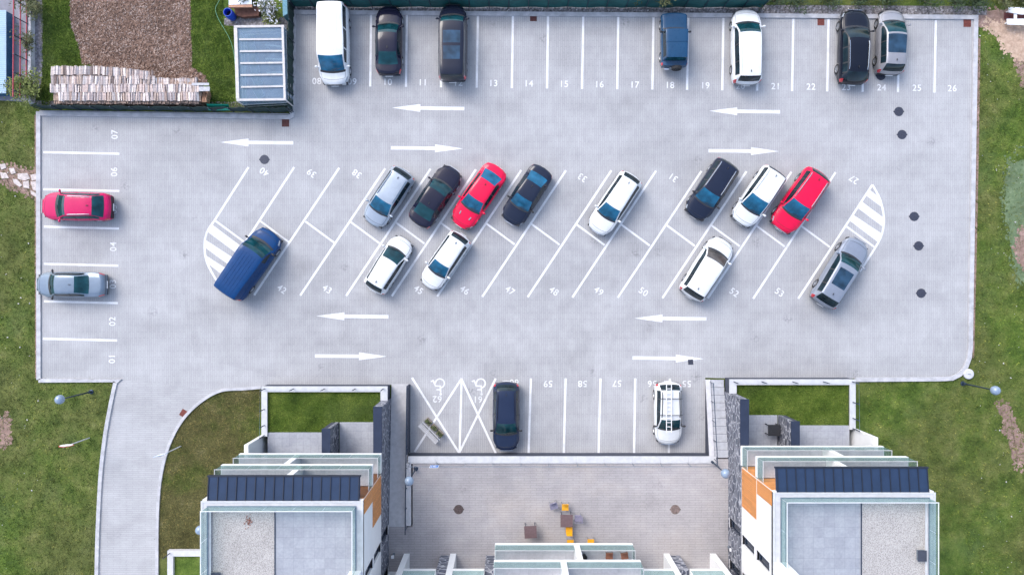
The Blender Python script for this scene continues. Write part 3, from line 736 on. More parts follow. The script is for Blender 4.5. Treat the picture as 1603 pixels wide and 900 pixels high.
# left row
car('parked_car','magenta red crossover with silver roof rails in bay 05','car', 120.5,323.5, 180-.8, 110, 44.5, 'suv', PINKP, rails=M_CHROME, glass=M_GLASSTL, over=dict(H=1.58,rt=.80,rb=.93,clad=False), sidegl=M_GLASSTL)
car('parked_car','steel blue saloon in bay 03, nose over the left kerb','car', 110,445.5, 180-.3, 111, 40.5, 'sedan', STEELB, glass=M_GLASSTL, over=dict(rt=.63,rb=.80,cowl=.23,wt=.35), mirror=M_BLACK)
# slanted upper row
car('parked_car','pale silver blue hatchback beside bay 38, leftmost of the upper slanted row','car', 607.5,308.5, AD, 101, 43.5, 'hatch', SILVER, rails=STEELB)
car('parked_car','black saloon facing up between the silver hatchback and the red coupe','car', 681.5,307.5, AU, 106, 43.5, 'sedan', PLUMBK, glass=M_GLASSTL, rails=None)
car('parked_car','bright red coupe with two bonnet vents in the upper slanted row','car', 749,307, AD-1, 112, 44, 'coupe', REDP, extra=vents)
car('parked_car','dark blue saloon right of the red coupe, facing down','car', 824.5,305.5, AD+.5, 102, 42.5, 'sedan', NAVYBK, mirror=M_BLACK)
car('parked_car','white crossover beside bay 33, standing alone in the upper slanted row','car', 962,318.5, AD, 107, 42, 'suv', WHITEP, over=dict(H=1.52,clad=False,wr=.70))
car('parked_car','dark slate estate car with silver roof rails beside bay 31','car', 1114.5,296.5, AD, 103, 44, 'wagon', NAVYBK, rails=M_CHROME, mirror=M_BLACK)
car('parked_car','white people carrier between the dark estate and the red estate','car', 1187.5,307.5, AD-1, 102, 44, 'mpv', WHITEP, rails=WHITEP, over=dict(cowl=.23,wt=.43))
car('parked_car','red estate car with silver roof rails, rightmost of the upper slanted row','car', 1252.5,314, AD-1.5, 110, 46.5, 'suv', REDP, rails=M_CHROME)
# slanted lower row
car('delivery_van','blue panel van parked beside the left striped island','van', 391.5,412.5, AU-1.5, 121, 49, 'van', BLUEP, glass=M_GLASSTL, over=dict(wins=[(.22,.36)], cowl=.17, wt=.31), mirror=M_BLACK, extra=ribs)
car('parked_car','small white hatchback with red tail lights in bay 44','car', 608.5,414.5, AU+1.5, 97, 41, 'hatch', WHITEP, glass=M_GLASSTL)
car('parked_car','white hatchback facing down between bay numbers 45 and 46','car', 696.5,408, AD-1, 100, 40, 'hatch', WHITEP, over=dict(H=1.45,cowl=.26,wt=.43))
car('parked_car','white people carrier with beige dashboard in bay 51','car', 1107.5,421, AU+1, 106, 46, 'mpv', WHITEP, glass=car_glass('beige_glass',(.10,.09,.085)), over=dict(cowl=.22,wt=.37))
car('parked_car','grey silver estate car with dark sunroof below the right striped island','car', 1316,427, AU+2, 118, 46.5, 'suv', STEELG, sunroof=[(.47,.72)], glass=M_GLASSTL, over=dict(H=1.62,cowl=.26,wt=.40))
# bottom row
car('parked_car','dark blue grey crossover in bay 60, nose to the plaza wall','car', 792.5,651, DN, 108, 43, 'suv', SKYDK, glass=M_GLASSTL, over=dict(H=1.60,clad=False), rails=DKGREY, mirror=M_BLACK)
DUST = car('parked_car','white off roader with black roof bars between bays 55 and 56','car', 1046,646, DN, 98, 43.5, 'suv', WHITEP, rails=M_BLACK, glass=M_GLASSTL, extra=crossbars, mirror=M_BLACK)
# ladder on the roof of the off roader
lx, ly = W(1047,640,1.8); lad = thing('ladder','white ladder tied lengthways on the roof of the white off roader','ladder',(lx,ly,1.81))
for sd in (-1,1): part(MB().box(sd*.17-.022,sd*.17+.022,-1.62,1.86,0,.06),'side_rail',M_WHITE,lad,True)
for i in range(12): part(MB().box(-.148,.148,-1.5+i*.29-.018,-1.5+i*.29+.018,.012,.046),'rung',M_WHITE,lad,True)

# ------------------------------------------------------------------ plaza, ramp, stairs
Z0 = 1.10
B = (CAMH-Z0)/CAMH/S      # metres per apparent pixel at plaza level
def BX(px): return (px-CX)*B
def BY(py): return (CY-py)*B
XL = -193*B; XR = 338.5*B          # inner faces of the two buildings
ywall = W(0,712)[1]
structure(MB().box(BX(646), XR-.004, BY(1000), ywall-.02, -.3, Z0), 'plaza', M_PLAZA)
yr0, yr1 = W(0,601)[1], BY(824)
xr = W(638,0,.5)[0]
structure(MB().box(XL+.004, BX(646)-.002, BY(1000), yr1-.002, -.3, Z0-.004), 'plaza', M_PLAZA)
# ramp, a wedge rising from the car park to the plaza
rm = MB(); rm.add([(XL+.01,yr0,.004),(xr,yr0,.004),(xr,yr1,Z0),(XL+.01,yr1,Z0),(XL+.01,yr0,-.3),(xr,yr0,-.3),(xr,yr1,-.3),(XL+.01,yr1,-.3)],[(3,2,1,0),(4,5,6,7),(0,1,5,4),(1,2,6,5),(2,3,7,6),(3,0,4,7)])
structure(rm, 'ramp', M_RAMP)
# low wall beside the ramp
t = thing('ramp_wall','low pale wall with dark handrail along the ramp on the left','wall',(xr+.15,yr0,0))
part(MB().box(xr+.003,xr+.12,ywall+.28,yr0,-.2,1.12),'wall_panel',M_DARKWALL,t)
part(MB().box(xr+.003,xr+.34,yr1+.1,ywall-.30,-.2,Z0+.14),'coping',M_CONC,t)
hr = MB(); hr.tube([(xr+.06,yr0-.1,1.28),(xr+.06,yr1-.25,2.02)],.035,8); part(hr,'handrail',M_METALDK,t)
for i in range(8):
    yy = yr0-.15-(yr0-yr1)*i/7*.985; zt_ = 1.28+.74*i/7; part(MB().tube([(xr+.06,yy,.9 if i > 3 else .5),(xr+.06,yy,zt_)],.025,6),'post',M_METALDK,t)
# retaining wall below the bays
xw1 = W(1104,0)[0]
t = thing('retaining_wall','long dark retaining wall with white coping below bays 55 to 62','wall',(0,ywall,0))
part(MB().box(xr+.125,xw1+.30,ywall-.018,ywall+.16,-.2,Z0-.01),'wall_panel',M_DARKWALL,t)
cp = MB(); xa, xb = xr+.13, xw1+.44; nseg = 11
for i in range(nseg): cp.box(xa+(xb-xa)*i/nseg+.006, xa+(xb-xa)*(i+1)/nseg-.006, ywall-.26, ywall+.19, Z0-.008, Z0+.10)
part(cp,'coping',M_COPE,t)
t = thing('railing','thin dark railing on the coping of the long retaining wall','railing',(0,ywall-.3,Z0))
part(MB().tube([(xa+.1,ywall-.31,Z0+.95),(xb,ywall-.31,Z0+.95)],.022,6),'handrail',M_STEEL,t)
part(MB().box(xa+.1,xb,ywall-.33,ywall-.27,Z0+.001,Z0+.06),'base_rail',M_CONC,t)
for i in range(12): part(MB().tube([(xa+.12+(xb-xa-.15)*i/11,ywall-.31,Z0),(xa+.12+(xb-xa-.15)*i/11,ywall-.31,Z0+.95)],.018,6),'post',M_STEEL,t)
# stairs on the right
ys0, ys1 = W(0,594)[1], BY(716); ns = 10
sm = MB()
for i in range(ns):
    ya = ys0-(ys0-ys1)*i/ns; yb_ = ys0-(ys0-ys1)*(i+1)/ns
    sm.box(xw1+.31, XR-.01, yb_, ya, -.2, Z0*(i+1)/ns)
st_ = thing('staircase','grey concrete steps climbing between the car park and the right stone wall','stairs',(xw1+1,ys0,0))
part(sm,'steps',M_STEP,st_)
nz = MB()
for i in range(ns):
    ya = ys0-(ys0-ys1)*i/ns; nz.box(xw1+.312, XR-.012, ya+.001, ya+.018, Z0*(i+1)/ns-.02, Z0*(i+1)/ns+.004)
part(nz,'nosing',M_DARKWALL,st_)
t = thing('stair_wall','white topped side wall rising beside the stairs, right of bay 55','wall',(xw1+.1,ys0,0))
wv = [(xw1,ys0,.0),(xw1+.12,ys0,.0),(xw1+.12,ywall+.2,.0),(xw1,ywall+.2,.0),(xw1,ys0,.10),(xw1+.12,ys0,.10),(xw1+.12,ywall+.2,Z0),(xw1,ywall+.2,Z0)]
bf = [(0,3,2,1),(4,5,6,7),(0,1,5,4),(1,2,6,5),(2,3,7,6),(3,0,4,7)]
part(MB().add([(v[0],v[1],v[2]-.2 if k < 4 else v[2]-.004) for k, v in enumerate(wv)],bf),'wall_panel',M_DARKWALL,t)
cv = [(xw1-.03,ys0+.02,.096),(xw1+.30,ys0+.02,.096),(xw1+.30,ywall+.2,Z0-.003),(xw1-.03,ywall+.2,Z0-.003)]
part(MB().add(cv+[(a,b,c+.1) for a,b,c in cv],bf),'coping',M_CONC,t)
hx = xw1+.28
part(MB().tube([(hx,ys0-.1,1.05),(hx,ywall-.2,Z0+.98)],.03,8),'handrail',M_METALDK,t)
for i in range(5):
    yy = ys0-.15-(ys0-ywall)*i/4*.97; part(MB().tube([(hx,yy,.12+Z0*i/4),(hx,yy,1.05+.98*i/4)],.02,6),'post',M_METALDK,t)

# ------------------------------------------------------------------ apartment buildings (left and right are one design, mirrored)
F1, F2, RF = Z0+2.84, Z0+5.67, Z0+8.35
def apartment(side, y_front_px, name, label, names):
    sg = -1 if side == 'L' else 1
    xin = XL if side == 'L' else XR
    U = lambda u: xin + sg*u*B
    V = lambda v: BY(y_front_px+v)
    def bx(m, u0,u1,v0,v1,z0,z1): return m.box(U(u0),U(u1),V(v0),V(v1),z0,z1)
    root = thing(name, label, 'apartment building', (U(100),V(80),0))
    # walls above the stone plinth, as panels round the side windows
    vb = 300; wins = [(128,142),(183,197)]
    wall = MB()
    cuts = [30] + [q for w_ in wins for q in w_] + [vb]
    for zlo, zhi, fl in ((F1,F2,1),(F2,RF,2)):
        wz0, wz1 = (zlo+.25, zlo+2.4) if fl == 1 else (zlo+.1, zlo+2.15)
        edges = [30,128,142,183,197,vb]
        for a, b in zip(edges[:-1], edges[1:]):
            if (a,b) in wins:
                bx(wall,0,6,a,b,zlo,wz0); bx(wall,0,6,a,b,wz1,zhi)
            else: bx(wall,0,6,a,b,zlo,zhi)
    bx(wall,6,203,30,vb,F1,RF-.02); bx(wall,203,209,30,vb,F1,RF); bx(wall,6.1,209,30.2,vb,-.2,F1-.003)
    part(wall,'wall',M_WHITE,root)
    # stone plinth storey on the inner side
    st = MB(); gw = [(123,138),(187,202)]; edges = [30,123,138,187,202,vb]
    for a, b in zip(edges[:-1], edges[1:]):
        if (a,b) in gw: bx(st,0,6,a,b,-.2,Z0+.4); bx(st,0,6,a,b,Z0+2.6,F1-.002)
        else: bx(st,0,6,a,b,-.2,F1-.002)
    part(st,'stone_cladding',M_STONE,root)
    # windows: deep reveal, frame, pane
    for (a,b), z0w, z1w in [(w_, F1+.25, F1+2.4) for w_ in wins] + [(w_, F2+.1, F2+2.15) for w_ in wins] + [(g, Z0+.4, Z0+2.6) for g in gw]:
        fr = MB(); bx(fr,2.6,5.9,a+.05,a+1.6,z0w+.003,z1w-.003); bx(fr,2.6,5.9,b-1.6,b-.05,z0w+.003,z1w-.003); bx(fr,2.6,5.9,a+1.6,b-1.6,z0w+.003,z0w+.07); bx(fr,2.6,5.9,a+1.6,b-1.6,z1w-.07,z1w-.003)
        f = part(fr,'window',M_DARKWALL,root)
        part(bx(MB(),3.6,5.8,a+1.62,b-1.62,z0w+.072,z1w-.072),'pane',M_WINDOW,f)
        part(bx(MB(),-1.2,4.2,a+.1,b-.1,z0w-.035,z0w+.0),'sill',M_CONC,f)
    # timber panels on the inner side, set just proud
    part(bx(MB(),-.7,-.02,31,87,F1+.14,F2-.02),'timber_panel',M_WOOD,root)
    part(bx(MB(),-.7,-.02,31,50,F2+.14,RF-.12),'timber_panel',M_WOOD,root)
    # front facade: timber by the inner corner, glazed doors beyond
    for zlo, zhi in ((F1,F2),(F2,RF)):
        part(bx(MB(),.2,26,29.0,29.9,zlo+.14,zhi-.22),'timber_panel',M_WOOD,root)
        for a in (34,75,122,163):
            d = part(bx(MB(),a,a+30,28.8,29.9,zlo+.14,zlo+2.35),'balcony_door',M_DARKWALL,root)
            part(bx(MB(),a+1.5,a+28.5,28.4,28.75,zlo+.2,zlo+2.28),'pane',M_WINDOW,d)
    for a in (20,60,120,160):
        d = part(bx(MB(),a,a+30,29.0,30.15,Z0+.02,Z0+2.3),'terrace_door',M_DARKWALL,root)
        part(bx(MB(),a+1.5,a+28.5,28.6,28.95,Z0+.08,Z0+2.22),'pane',M_WINDOW,d)
    # balconies
    for zf in (F1,F2):
        sl_ = part(bx(MB(),0,209,0,28.3,zf-.22,zf+.10),'balcony',M_WHITE,root)
        part(bx(MB(),1,208,1.2,28.2,zf+.101,zf+.115),'floor_tiles',M_BALC,sl_)
        gl = MB(); n = 5
        for i in range(n): bx(gl,.6+207.8*i/n+.5,.6+207.8*(i+1)/n-.5,.3,.65,zf-.12,zf+1.06)
        bx(gl,.3,.65,1.0,30,zf-.12,zf+1.06); bx(gl,208.4,208.75,1.0,30,zf-.12,zf+1.06)
        part(gl,'glass_panel',M_BALGLASS,sl_)
        rl = MB(); bx(rl,0,209,.1,.85,zf+1.061,zf+1.09); bx(rl,0.1,.85,.85,30,zf+1.061,zf+1.09); bx(rl,208.2,208.9,.85,30,zf+1.061,zf+1.09)
        part(rl,'top_rail',M_CONC,sl_)
    part(bx(MB(),118,126,.9,28.2,F1+.12,F2-.225),'partition_wall',M_WHITE,root)
    part(bx(MB(),95,103,.9,28.2,F2+.12,RF-.2),'partition_wall',M_WHITE,root)
    # outer fin wall of the ground storey
    part(bx(MB(),198,204,-12,28.0,-.2,F1-.23),'fin_wall',M_WHITE,root)
    # standing seam canopy over the top balcony
    cn = MB()
    a, b = (5,202.5)
    cn.add([(U(a),V(1.5),RF-.10),(U(b),V(1.5),RF-.10),(U(b),V(31),RF+.06),(U(a),V(31),RF+.06),(U(a),V(1.5),RF-.26),(U(b),V(1.5),RF-.26),(U(b),V(31),RF-.12),(U(a),V(31),RF-.12)],
           [(0,1,2,3),(7,6,5,4),(0,4,5,1),(1,5,6,2),(2,6,7,3),(3,7,4,0)])
    cano = part(cn,'canopy_roof',M_CANOPY,root)
    sm_ = MB()
    for i in range(17):
        u = a+1+(b-a-2)*i/16 if i in (0,16) else a+1+(b-a-2)*(i/16)
        sm_.add([(U(u)-.02,V(1.6),RF-.098),(U(u)+.02,V(1.6),RF-.098),(U(u)+.02,V(30.9),RF+.062),(U(u)-.02,V(30.9),RF+.062),(U(u)-.02,V(1.6),RF-.05),(U(u)+.02,V(1.6),RF-.05),(U(u)+.02,V(30.9),RF+.11),(U(u)-.02,V(30.9),RF+.11)],
                [(0,3,2,1),(4,5,6,7),(0,1,5,4),(1,2,6,5),(2,3,7,6),(3,0,4,7)])
    part(sm_,'standing_seam',M_CANSEAM,cano)
    gt = MB(); bx(gt,a-1,b+1,-.5,1.4,RF-.28,RF-.08); part(gt,'gutter',M_CANSEAM,cano)
    # roof: parapet, slabs, gravel
    pp = MB(); bx(pp,0,209,31.3,43,RF-.2,RF+.12); bx(pp,0,14,43,vb,RF-.2,RF+.12); bx(pp,197,209,43,vb,RF-.2,RF+.12)
    par = part(pp,'parapet',M_CONC,root)
    fl_ = MB(); bx(fl_,-.6,209.6,30.9,33,RF+.12,RF+.15); bx(fl_,-.6,2,33,vb,RF+.12,RF+.15); bx(fl_,207,209.6,33,vb,RF+.12,RF+.15); bx(fl_,12.6,14.6,43.5,vb,RF+.12,RF+.14); bx(fl_,196.4,198.4,43.5,vb,RF+.12,RF+.14); bx(fl_,2,207,41.6,43.4,RF+.12,RF+.14)
    part(fl_,'coping',M_COPE,par)
    part(bx(MB(),14.1,114,43.1,vb,RF-.2,RF+.02),'roof_paving',M_TILE,root)
    part(bx(MB(),115,196.9,43.1,vb,RF-.2,RF+.03),'gravel_bed',M_GRAVEL,root)
    part(bx(MB(),114,115,43.1,vb,RF-.2,RF+.07),'edging_strip',M_METALDK,root)
    gb = MB(); n = 5
    for i in range(n): bx(gb,9.5+191*i/n+.4,9.5+191*(i+1)/n-.4,37.6,38.0,RF+.16,RF+1.05)
    for i in range(7): bx(gb,9.2,9.6,38.4+40*i+.4,38.4+40*(i+1)-.4,RF+.16,RF+1.05); bx(gb,200.6,201,38.4+40*i+.4,38.4+40*(i+1)-.4,RF+.16,RF+1.05)
    bal = part(gb,'roof_balustrade',M_BALGLASS,root)
    rl = MB(); bx(rl,8.9,201.3,37.4,38.2,RF+1.05,RF+1.08); bx(rl,8.9,9.7,38.2,vb,RF+1.05,RF+1.08); bx(rl,200.4,201.2,38.2,vb,RF+1.05,RF+1.08); part(rl,'top_rail',M_WHITE,bal)
    ps = MB(); bx(ps,8.6,201.6,37.0,38.6,RF+.151,RF+.18); bx(ps,8.6,10.2,38.6,vb,RF+.151,RF+.18); bx(ps,200.0,201.6,38.6,vb,RF+.151,RF+.18); part(ps,'base_rail',M_STEEL,bal)
    part(bx(MB(),2,17,121,vb,RF+.13,RF+2.6),'stair_head_wall',M_WHITE,root)
    dr_ = thing('roof_vent', names[0], 'roof vent', (U(names[2]),V(names[3]),RF+.03))
    part(MB().box(U(names[2])-.22,U(names[2])+.22,V(names[3])-.28,V(names[3])+.28,RF+.031,RF+.22),'vent_box',M_STEEL,dr_); part(MB().box(U(names[2])-.25,U(names[2])+.25,V(names[3])-.31,V(names[3])+.31,RF+.22,RF+.25),'lid',M_DARKWALL,dr_)
    # raised front garden
    g = thing('terrace_garden', names[1], 'terrace garden', (U(100),V(-60),0))
    cw_ = MB(); 
    bx(cw_,2.2,198,-90,-82.5,-.2,Z0-.02); bx(cw_,190,198,-82.5,-12.3,-.2,Z0-.02); bx(cw_,2.2,12,-82.5,-68.5,-.2,Z0-.02)
    part(cw_,'retaining_wall',M_DARKWALL,g)
    cp_ = MB(); bx(cp_,1.5,198.5,-90.6,-82,Z0-.018,Z0+.10); bx(cp_,189.5,198.5,-82,-12.3,Z0-.018,Z0+.10); bx(cp_,1.5,12.5,-82,-68.5,Z0-.018,Z0+.10)
    part(cp_,'coping',M_COPE,g)
    part(bx(MB(),12.3,189.8,-82.2,0,-.2,Z0-.15),'planting_bed',M_GARD,g)
    part(bx(MB(),12.4,77,-34,29,-.1,Z0-.01),'paving',M_TERR,g)
    part(bx(MB(),84,189.7,-18,29,-.1,Z0-.01),'paving',M_TERR,g)
    for i in range(5):
        u = [8,52,100,148,193][i]; part(MB().tube([(U(u),V(-87),Z0+.1),(U(u),V(-87),Z0+1.05)],.035,6),'railing_post',M_METALDK,g)
    for v in (-55,-30,-14): part(MB().tube([(U(194),V(v),Z0+.1),(U(194),V(v),Z0+1.05)],.035,6),'railing_post',M_METALDK,g)
    part(MB().tube([(U(8),V(-87),Z0+1.05),(U(193),V(-87),Z0+1.05),(U(194),V(-14),Z0+1.05)],.012,5),'railing_wire',M_STEEL,g)
    # free-standing stone clad walls
    s1 = thing('stone_wall', names[4], 'wall', (U(6),V(-40),0))
    part(bx(MB(),.02,12,-68,29.9,-.2,F1-.28),'stone_cladding',M_STONE,s1); part(bx(MB(),-.3,12.6,-68.6,-.5,F1-.28,F1-.20),'coping',M_SLATE,s1); part(bx(MB(),12.02,12.8,-67.8,-.7,Z0-.1,F1-.282),'render_face',M_DARKWALL,s1)
    s2 = thing('stone_wall', names[5], 'wall', (U(80),V(-20),0))
    part(bx(MB(),82 if 0 else 78.5,83.8,-34,28,Z0-.1,F1-.60),'stone_cladding',M_STONE,s2); part(bx(MB(),78,91,-34.6,28,F1-.60,F1-.54),'coping',M_SLATE,s2); part(bx(MB(),83.82,90.4,-33.8,28,Z0-.1,F1-.602),'render_face',M_DARKWALL,s2)
    # rear side garden that peeps out at the frame edge
    g2 = thing('side_garden', names[6], 'side garden', (U(240),V(200),0))
    cc = MB(); v0 = 173 if side == 'L' else 166; ue = 362 if side == 'L' else 322; ue = 355 if side == 'L' else 306
    bx(cc,211,ue,v0,v0+(9 if side == 'L' else 2.5),-.2,.34); bx(cc,ue-(9 if side == 'L' else 2.5),ue,v0+(9 if side == 'L' else 2.5),vb,-.2,.34)
    part(cc,'garden_wall',M_CONC,g2)
    part(bx(MB(),210.5,ue-(9.2 if side == 'L' else 2.7),v0+(9.2 if side == 'L' else 2.7),vb,-.2,.12),'planting_bed',M_GARD,g2)
    for u, v in ((ue-4,v0+4),(225,v0+4)): part(MB().tube([(U(u),V(v),.3),(U(u),V(v),1.35)],.035,6),'railing_post',M_METALDK,g2)
    return U, V
M_CANOPY = plain('standing_seam_metal', (.018,.036,.078), .6, .0, var=.12, scale=1.5, spec=.25)
M_CANSEAM = plain('seam_metal', (.008,.014,.03), .6, .0, var=.15)
UL, VL = apartment('L', 695, 'apartment_building', 'white apartment block at lower left with timber panels on its right side',
  ('small dark vent on the gravel of the left roof','raised garden terrace in front of the left apartment block',190, 130,
   'stone clad wall with slate top beside the ramp','shorter stone clad wall between the two terraces of the left block','low walled side garden at the foot of the left block beside the drive'))
UR, VR = apartment('R', 684, 'apartment_building', 'white apartment block at lower right with timber panels on its left side',
  ('small dark vent on the gravel of the right roof','raised garden terrace in front of the right apartment block', 191, 112,
   'stone clad wall with slate top beside the stairs','shorter stone clad wall between the two terraces of the right block','railed side garden at the foot of the right block beside the meadow'))
# dark garden table on the right terrace
x, y = UR(66), VR(-14)
t = thing('garden_table','dark square garden table on the right terrace beside the short stone wall','table',(x,y,Z0-.01))
part(MB().box(-.42,.42,-.38,.38,.70,.74),'tabletop',M_BLACK,t,True)
for a in (-1,1):
    for b in (-1,1): part(MB().box(a*.36-.025,a*.36+.025,b*.32-.025,b*.32+.025,0,.70),'leg',M_BLACK,t,True)
dk = dup(t,(0,0,0),0); 
for c_ in list(dk.children): bpy.data.objects.remove(c_)
bpy.data.objects.remove(dk)

lv = MB()
for i in range(40):
    q = Vector((UL(148)+random.gauss(0,.10), VL(58)+random.gauss(0,.16), RF+.04+random.uniform(0,.05))); d1 = Vector((random.gauss(0,1),random.gauss(0,1),random.gauss(0,.3))).normalized()*.05; d2 = d1.cross(Vector((0,0,1)))*.6
    lv.add([q-d1,q+d2,q+d1,q-d2],[(0,1,2,3)])
o = part(lv,'dry_leaves',plain('rust_leaf',(.24,.09,.06),.8,var=.4),None,True,kind='stuff'); o['label'] = 'rust brown dry leaves blown together on the left roof gravel'
# ------------------------------------------------------------------ middle block at the bottom edge
def middle_block():
    X = BX; Yf = lambda v: BY(CY+378+v)
    xo = CX
    def bx(m,a,b,v0,v1,z0,z1): return m.box(a*B,b*B,Yf(v0),Yf(v1),z0,z1)
    root = thing('apartment_building','apartment block cut by the bottom edge with glass balconies over the plaza','apartment building',(76*B,Yf(60),Z0))
    w_ = MB(); bx(w_,-25,178,32,220,-.2,RF+.1); bx(w_,-192.8,-25.2,66,220,-.2,RF); bx(w_,178.2,338.2,66,220,-.2,RF)
    part(w_,'wall',M_WHITE,root)
    for a,b,v0,zt_ in ((-25,178,32,RF+.1),(-192.8,-25.2,66,RF),(178.2,338.2,66,RF)):
        part(bx(MB(),a+6,b-6,v0+6,214,zt_+.002,zt_+.05),'gravel_bed',M_GRAVEL,root)
        pm = MB(); bx(pm,a,b,v0,v0+6,zt_+.003,zt_+.25); bx(pm,a,a+6,v0+6,214,zt_+.003,zt_+.25); bx(pm,b-6,b,v0+6,214,zt_+.003,zt_+.25); part(pm,'parapet',M_COPE,root)
    for zf, fin in ((F1,(91,99)),(F2,(67,75))):
        sl_ = part(bx(MB(),-25,178,0,31.8,zf-.22,zf+.10),'balcony',M_WHITE,root)
        part(bx(MB(),-24,177,1.2,31.6,zf+.101,zf+.115),'floor_tiles',M_BALC,sl_)
        gl = MB(); e = [-24.4,fin[0]-.5,fin[1]+.5,177.4]
        bx(gl,e[0],e[1],.3,.65,zf-.14,zf+1.06); bx(gl,e[2],e[3],.3,.65,zf-.14,zf+1.06); bx(gl,-24.8,-24.45,1,31.8,zf-.14,zf+1.06); bx(gl,177.45,177.8,1,31.8,zf-.14,zf+1.06)
        part(gl,'glass_panel',M_BALGLASS,sl_)
        rl = MB(); bx(rl,-25,178,.1,.85,zf+1.061,zf+1.09); bx(rl,-25,-24.3,.85,31.8,zf+1.061,zf+1.09); bx(rl,177.3,178,.85,31.8,zf+1.061,zf+1.09); part(rl,'top_rail',M_CONC,sl_)
        part(bx(MB(),fin[0],fin[1],-.6,31.7,zf+.12,zf+2.60),'partition_wall',M_WHITE,root)
        for a in (-15,20,110,140):
            d = part(bx(MB(),a,a+26,31.0,31.95,zf+.12,zf+2.3),'balcony_door',M_DARKWALL,root); part(bx(MB(),a+1.5,a+24.5,30.6,30.95,zf+.2,zf+2.2),'pane',M_WINDOW,d)
    for a in (-15,30,80,125):
        d = part(bx(MB(),a,a+36,31.0,31.95,Z0+.01,Z0+2.5),'terrace_door',M_DARKWALL,root); part(bx(MB(),a+1.5,a+34.5,30.6,30.95,Z0+.08,Z0+2.4),'pane',M_WINDOW,d)
    # recessed wings either side: stone piers, white fins, glass fronted loggias
    for (a,b,fa,fb) in ((-160,-112.6,-169,-160.2),(-87,-41,-96.5,-87.2),(190,237,237.2,246),(263,309.5,309.7,319)):
        sl_ = part(bx(MB(),a,b,38,65.8,F1-.22,F1+.08),'balcony',M_WHITE,root)
        part(bx(MB(),a+.2,b-.2,38.2,38.6,F1-.2,F1+1.06),'glass_panel',M_BALGLASS,sl_); part(bx(MB(),a,b,37.9,38.9,F1+1.061,F1+1.1),'top_rail',M_CONC,sl_)
        part(bx(MB(),fa,fb,38,65.8,-.2,RF-.3),'partition_wall',M_WHITE,root)
    for (a,b) in ((-112.4,-96.7),(-40.8,-25.4),(178.4,189.8),(246.2,262.8)):
        part(bx(MB(),a,b,41,65.7,-.2,F1-.25),'stone_pier',M_STONE,root)
middle_block()

# ------------------------------------------------------------------ lamps, signs
M_GLOBE = plain('lamp_globe', (.20,.265,.36), .25, coat=.5, var=.1)
def lamp(bpx, bpy_, zb, h, label, shade=M_GLOBE):
    x, y = W(bpx, bpy_, zb); t = thing('street_lamp', label, 'street lamp', (x,y,zb), 0, None)
    part(MB().tube([(0,0,0),(0,0,h)],[.055,.04],10),'pole',M_METALDK,t,True,smooth=True)
    part(MB().lathe([(.16,0),(.16,.03),(.09,.05),(.09,.32),(.06,.36)],n=16),'base_plate',M_METALDK,t,True)
    part(MB().sphere((0,0,h+.24),.31,24,14),'globe',shade,t,True,smooth=True,angle=80)
    part(MB().lathe([(.10,0),(.13,.05),(.10,.09)],(0,0,h-.07),n=16),'collar',M_METALDK,t,True)
lamp(143,613,0,3.25,'globe street lamp on the grass at lower left beside the drive')
lamp(1507,600,0,3.15,'globe street lamp on the grass at the lower right corner of the car park')
lamp(651,733,Z0,2.95,'globe street lamp on the plaza beside the ramp')
lamp(1114,722,Z0,2.95,'globe street lamp on the plaza at the foot of the stairs')
lamp(347,803,0,3.2,'globe street lamp half hidden behind the left block roof glass')

M_SIGNRED = plain('sign_red', (.50,.03,.03), .4); M_SIGNBLUE = plain('sign_blue', (.015,.16,.55), .35, var=.05)
x, y = W(140,685); t = thing('road_sign','round white road sign with red rim on a post in the left grass','road sign',(x,y,0))
part(MB().tube([(0,0,0),(0,0,2.95)],.04,8),'post',M_CONC,t,True)
d = MB().lathe([(.01,0),(.36,0),(.36,.012)],n=32,axis='y',cap=False); d.v = [(p[0]-.0,.055-p[1]*-1,p[2]+2.62) for p in d.v]
part(MB().add([(p[0],p[1]-.02,p[2]) for p in MB().lathe([(.01,-.01),(.44,-.01),(.44,.012),(.01,.012)],(0,.05,2.6),n=32,axis='y').v], MB().lathe([(.01,-.01),(.44,-.01),(.44,.012),(.01,.012)],(0,.05,2.6),n=32,axis='y').f),'sign_plate',M_SIGNRED,t,True)
part(MB().lathe([(.01,.0),(.395,.0),(.395,.006),(.01,.006)],(0,.046,2.6),n=32,axis='y'),'sign_face',M_PLATE,t,True)
x, y = W(283,698); t = thing('road_sign','pale blue rectangular sign on a post beside the curved kerb of the drive','road sign',(x,y,0),R(12))
part(MB().tube([(0,0,0),(0,0,3.1)],.04,8),'post',M_CONC,t,True)
part(MB().box(-.36,.36,.04,.06,2.45,3.2),'sign_plate',plain('sign_pale_blue',(.30,.40,.55),.4),t,True)
sgm = MB()
for i in range(3): sgm.box(-.30,.30,.061,.066,2.55+i*.22,2.68+i*.22)
part(sgm,'sign_rows',M_PLATE,t,True)
xs, ys_ = W(683,716,1.2); t = thing('parking_sign','blue disabled parking sign with white border on the wall below bay 62','sign',(xs,ywall-.22,Z0+.1))
part(MB().tube([(0,0,0),(0,0,1.0)],.025,8),'post',M_STEEL,t,True)
part(MB().box(-.30,.30,.03,.045,.95,1.62),'sign_plate',M_PLATE,t,True)
part(MB().box(-.27,.27,.046,.05,.98,1.59),'sign_face',M_SIGNBLUE,t,True)
ws = MB(); ws.box(-.06,-.0,.051,.054,1.12,1.42); ws.box(.0,.12,.051,.054,1.34,1.40); ws.box(.0,.14,.051,.054,1.12,1.18); ws.box(-.2,-.14,.051,.054,1.12,1.5)
part(ws,'wheelchair_emblem',M_PLATE,t,True)
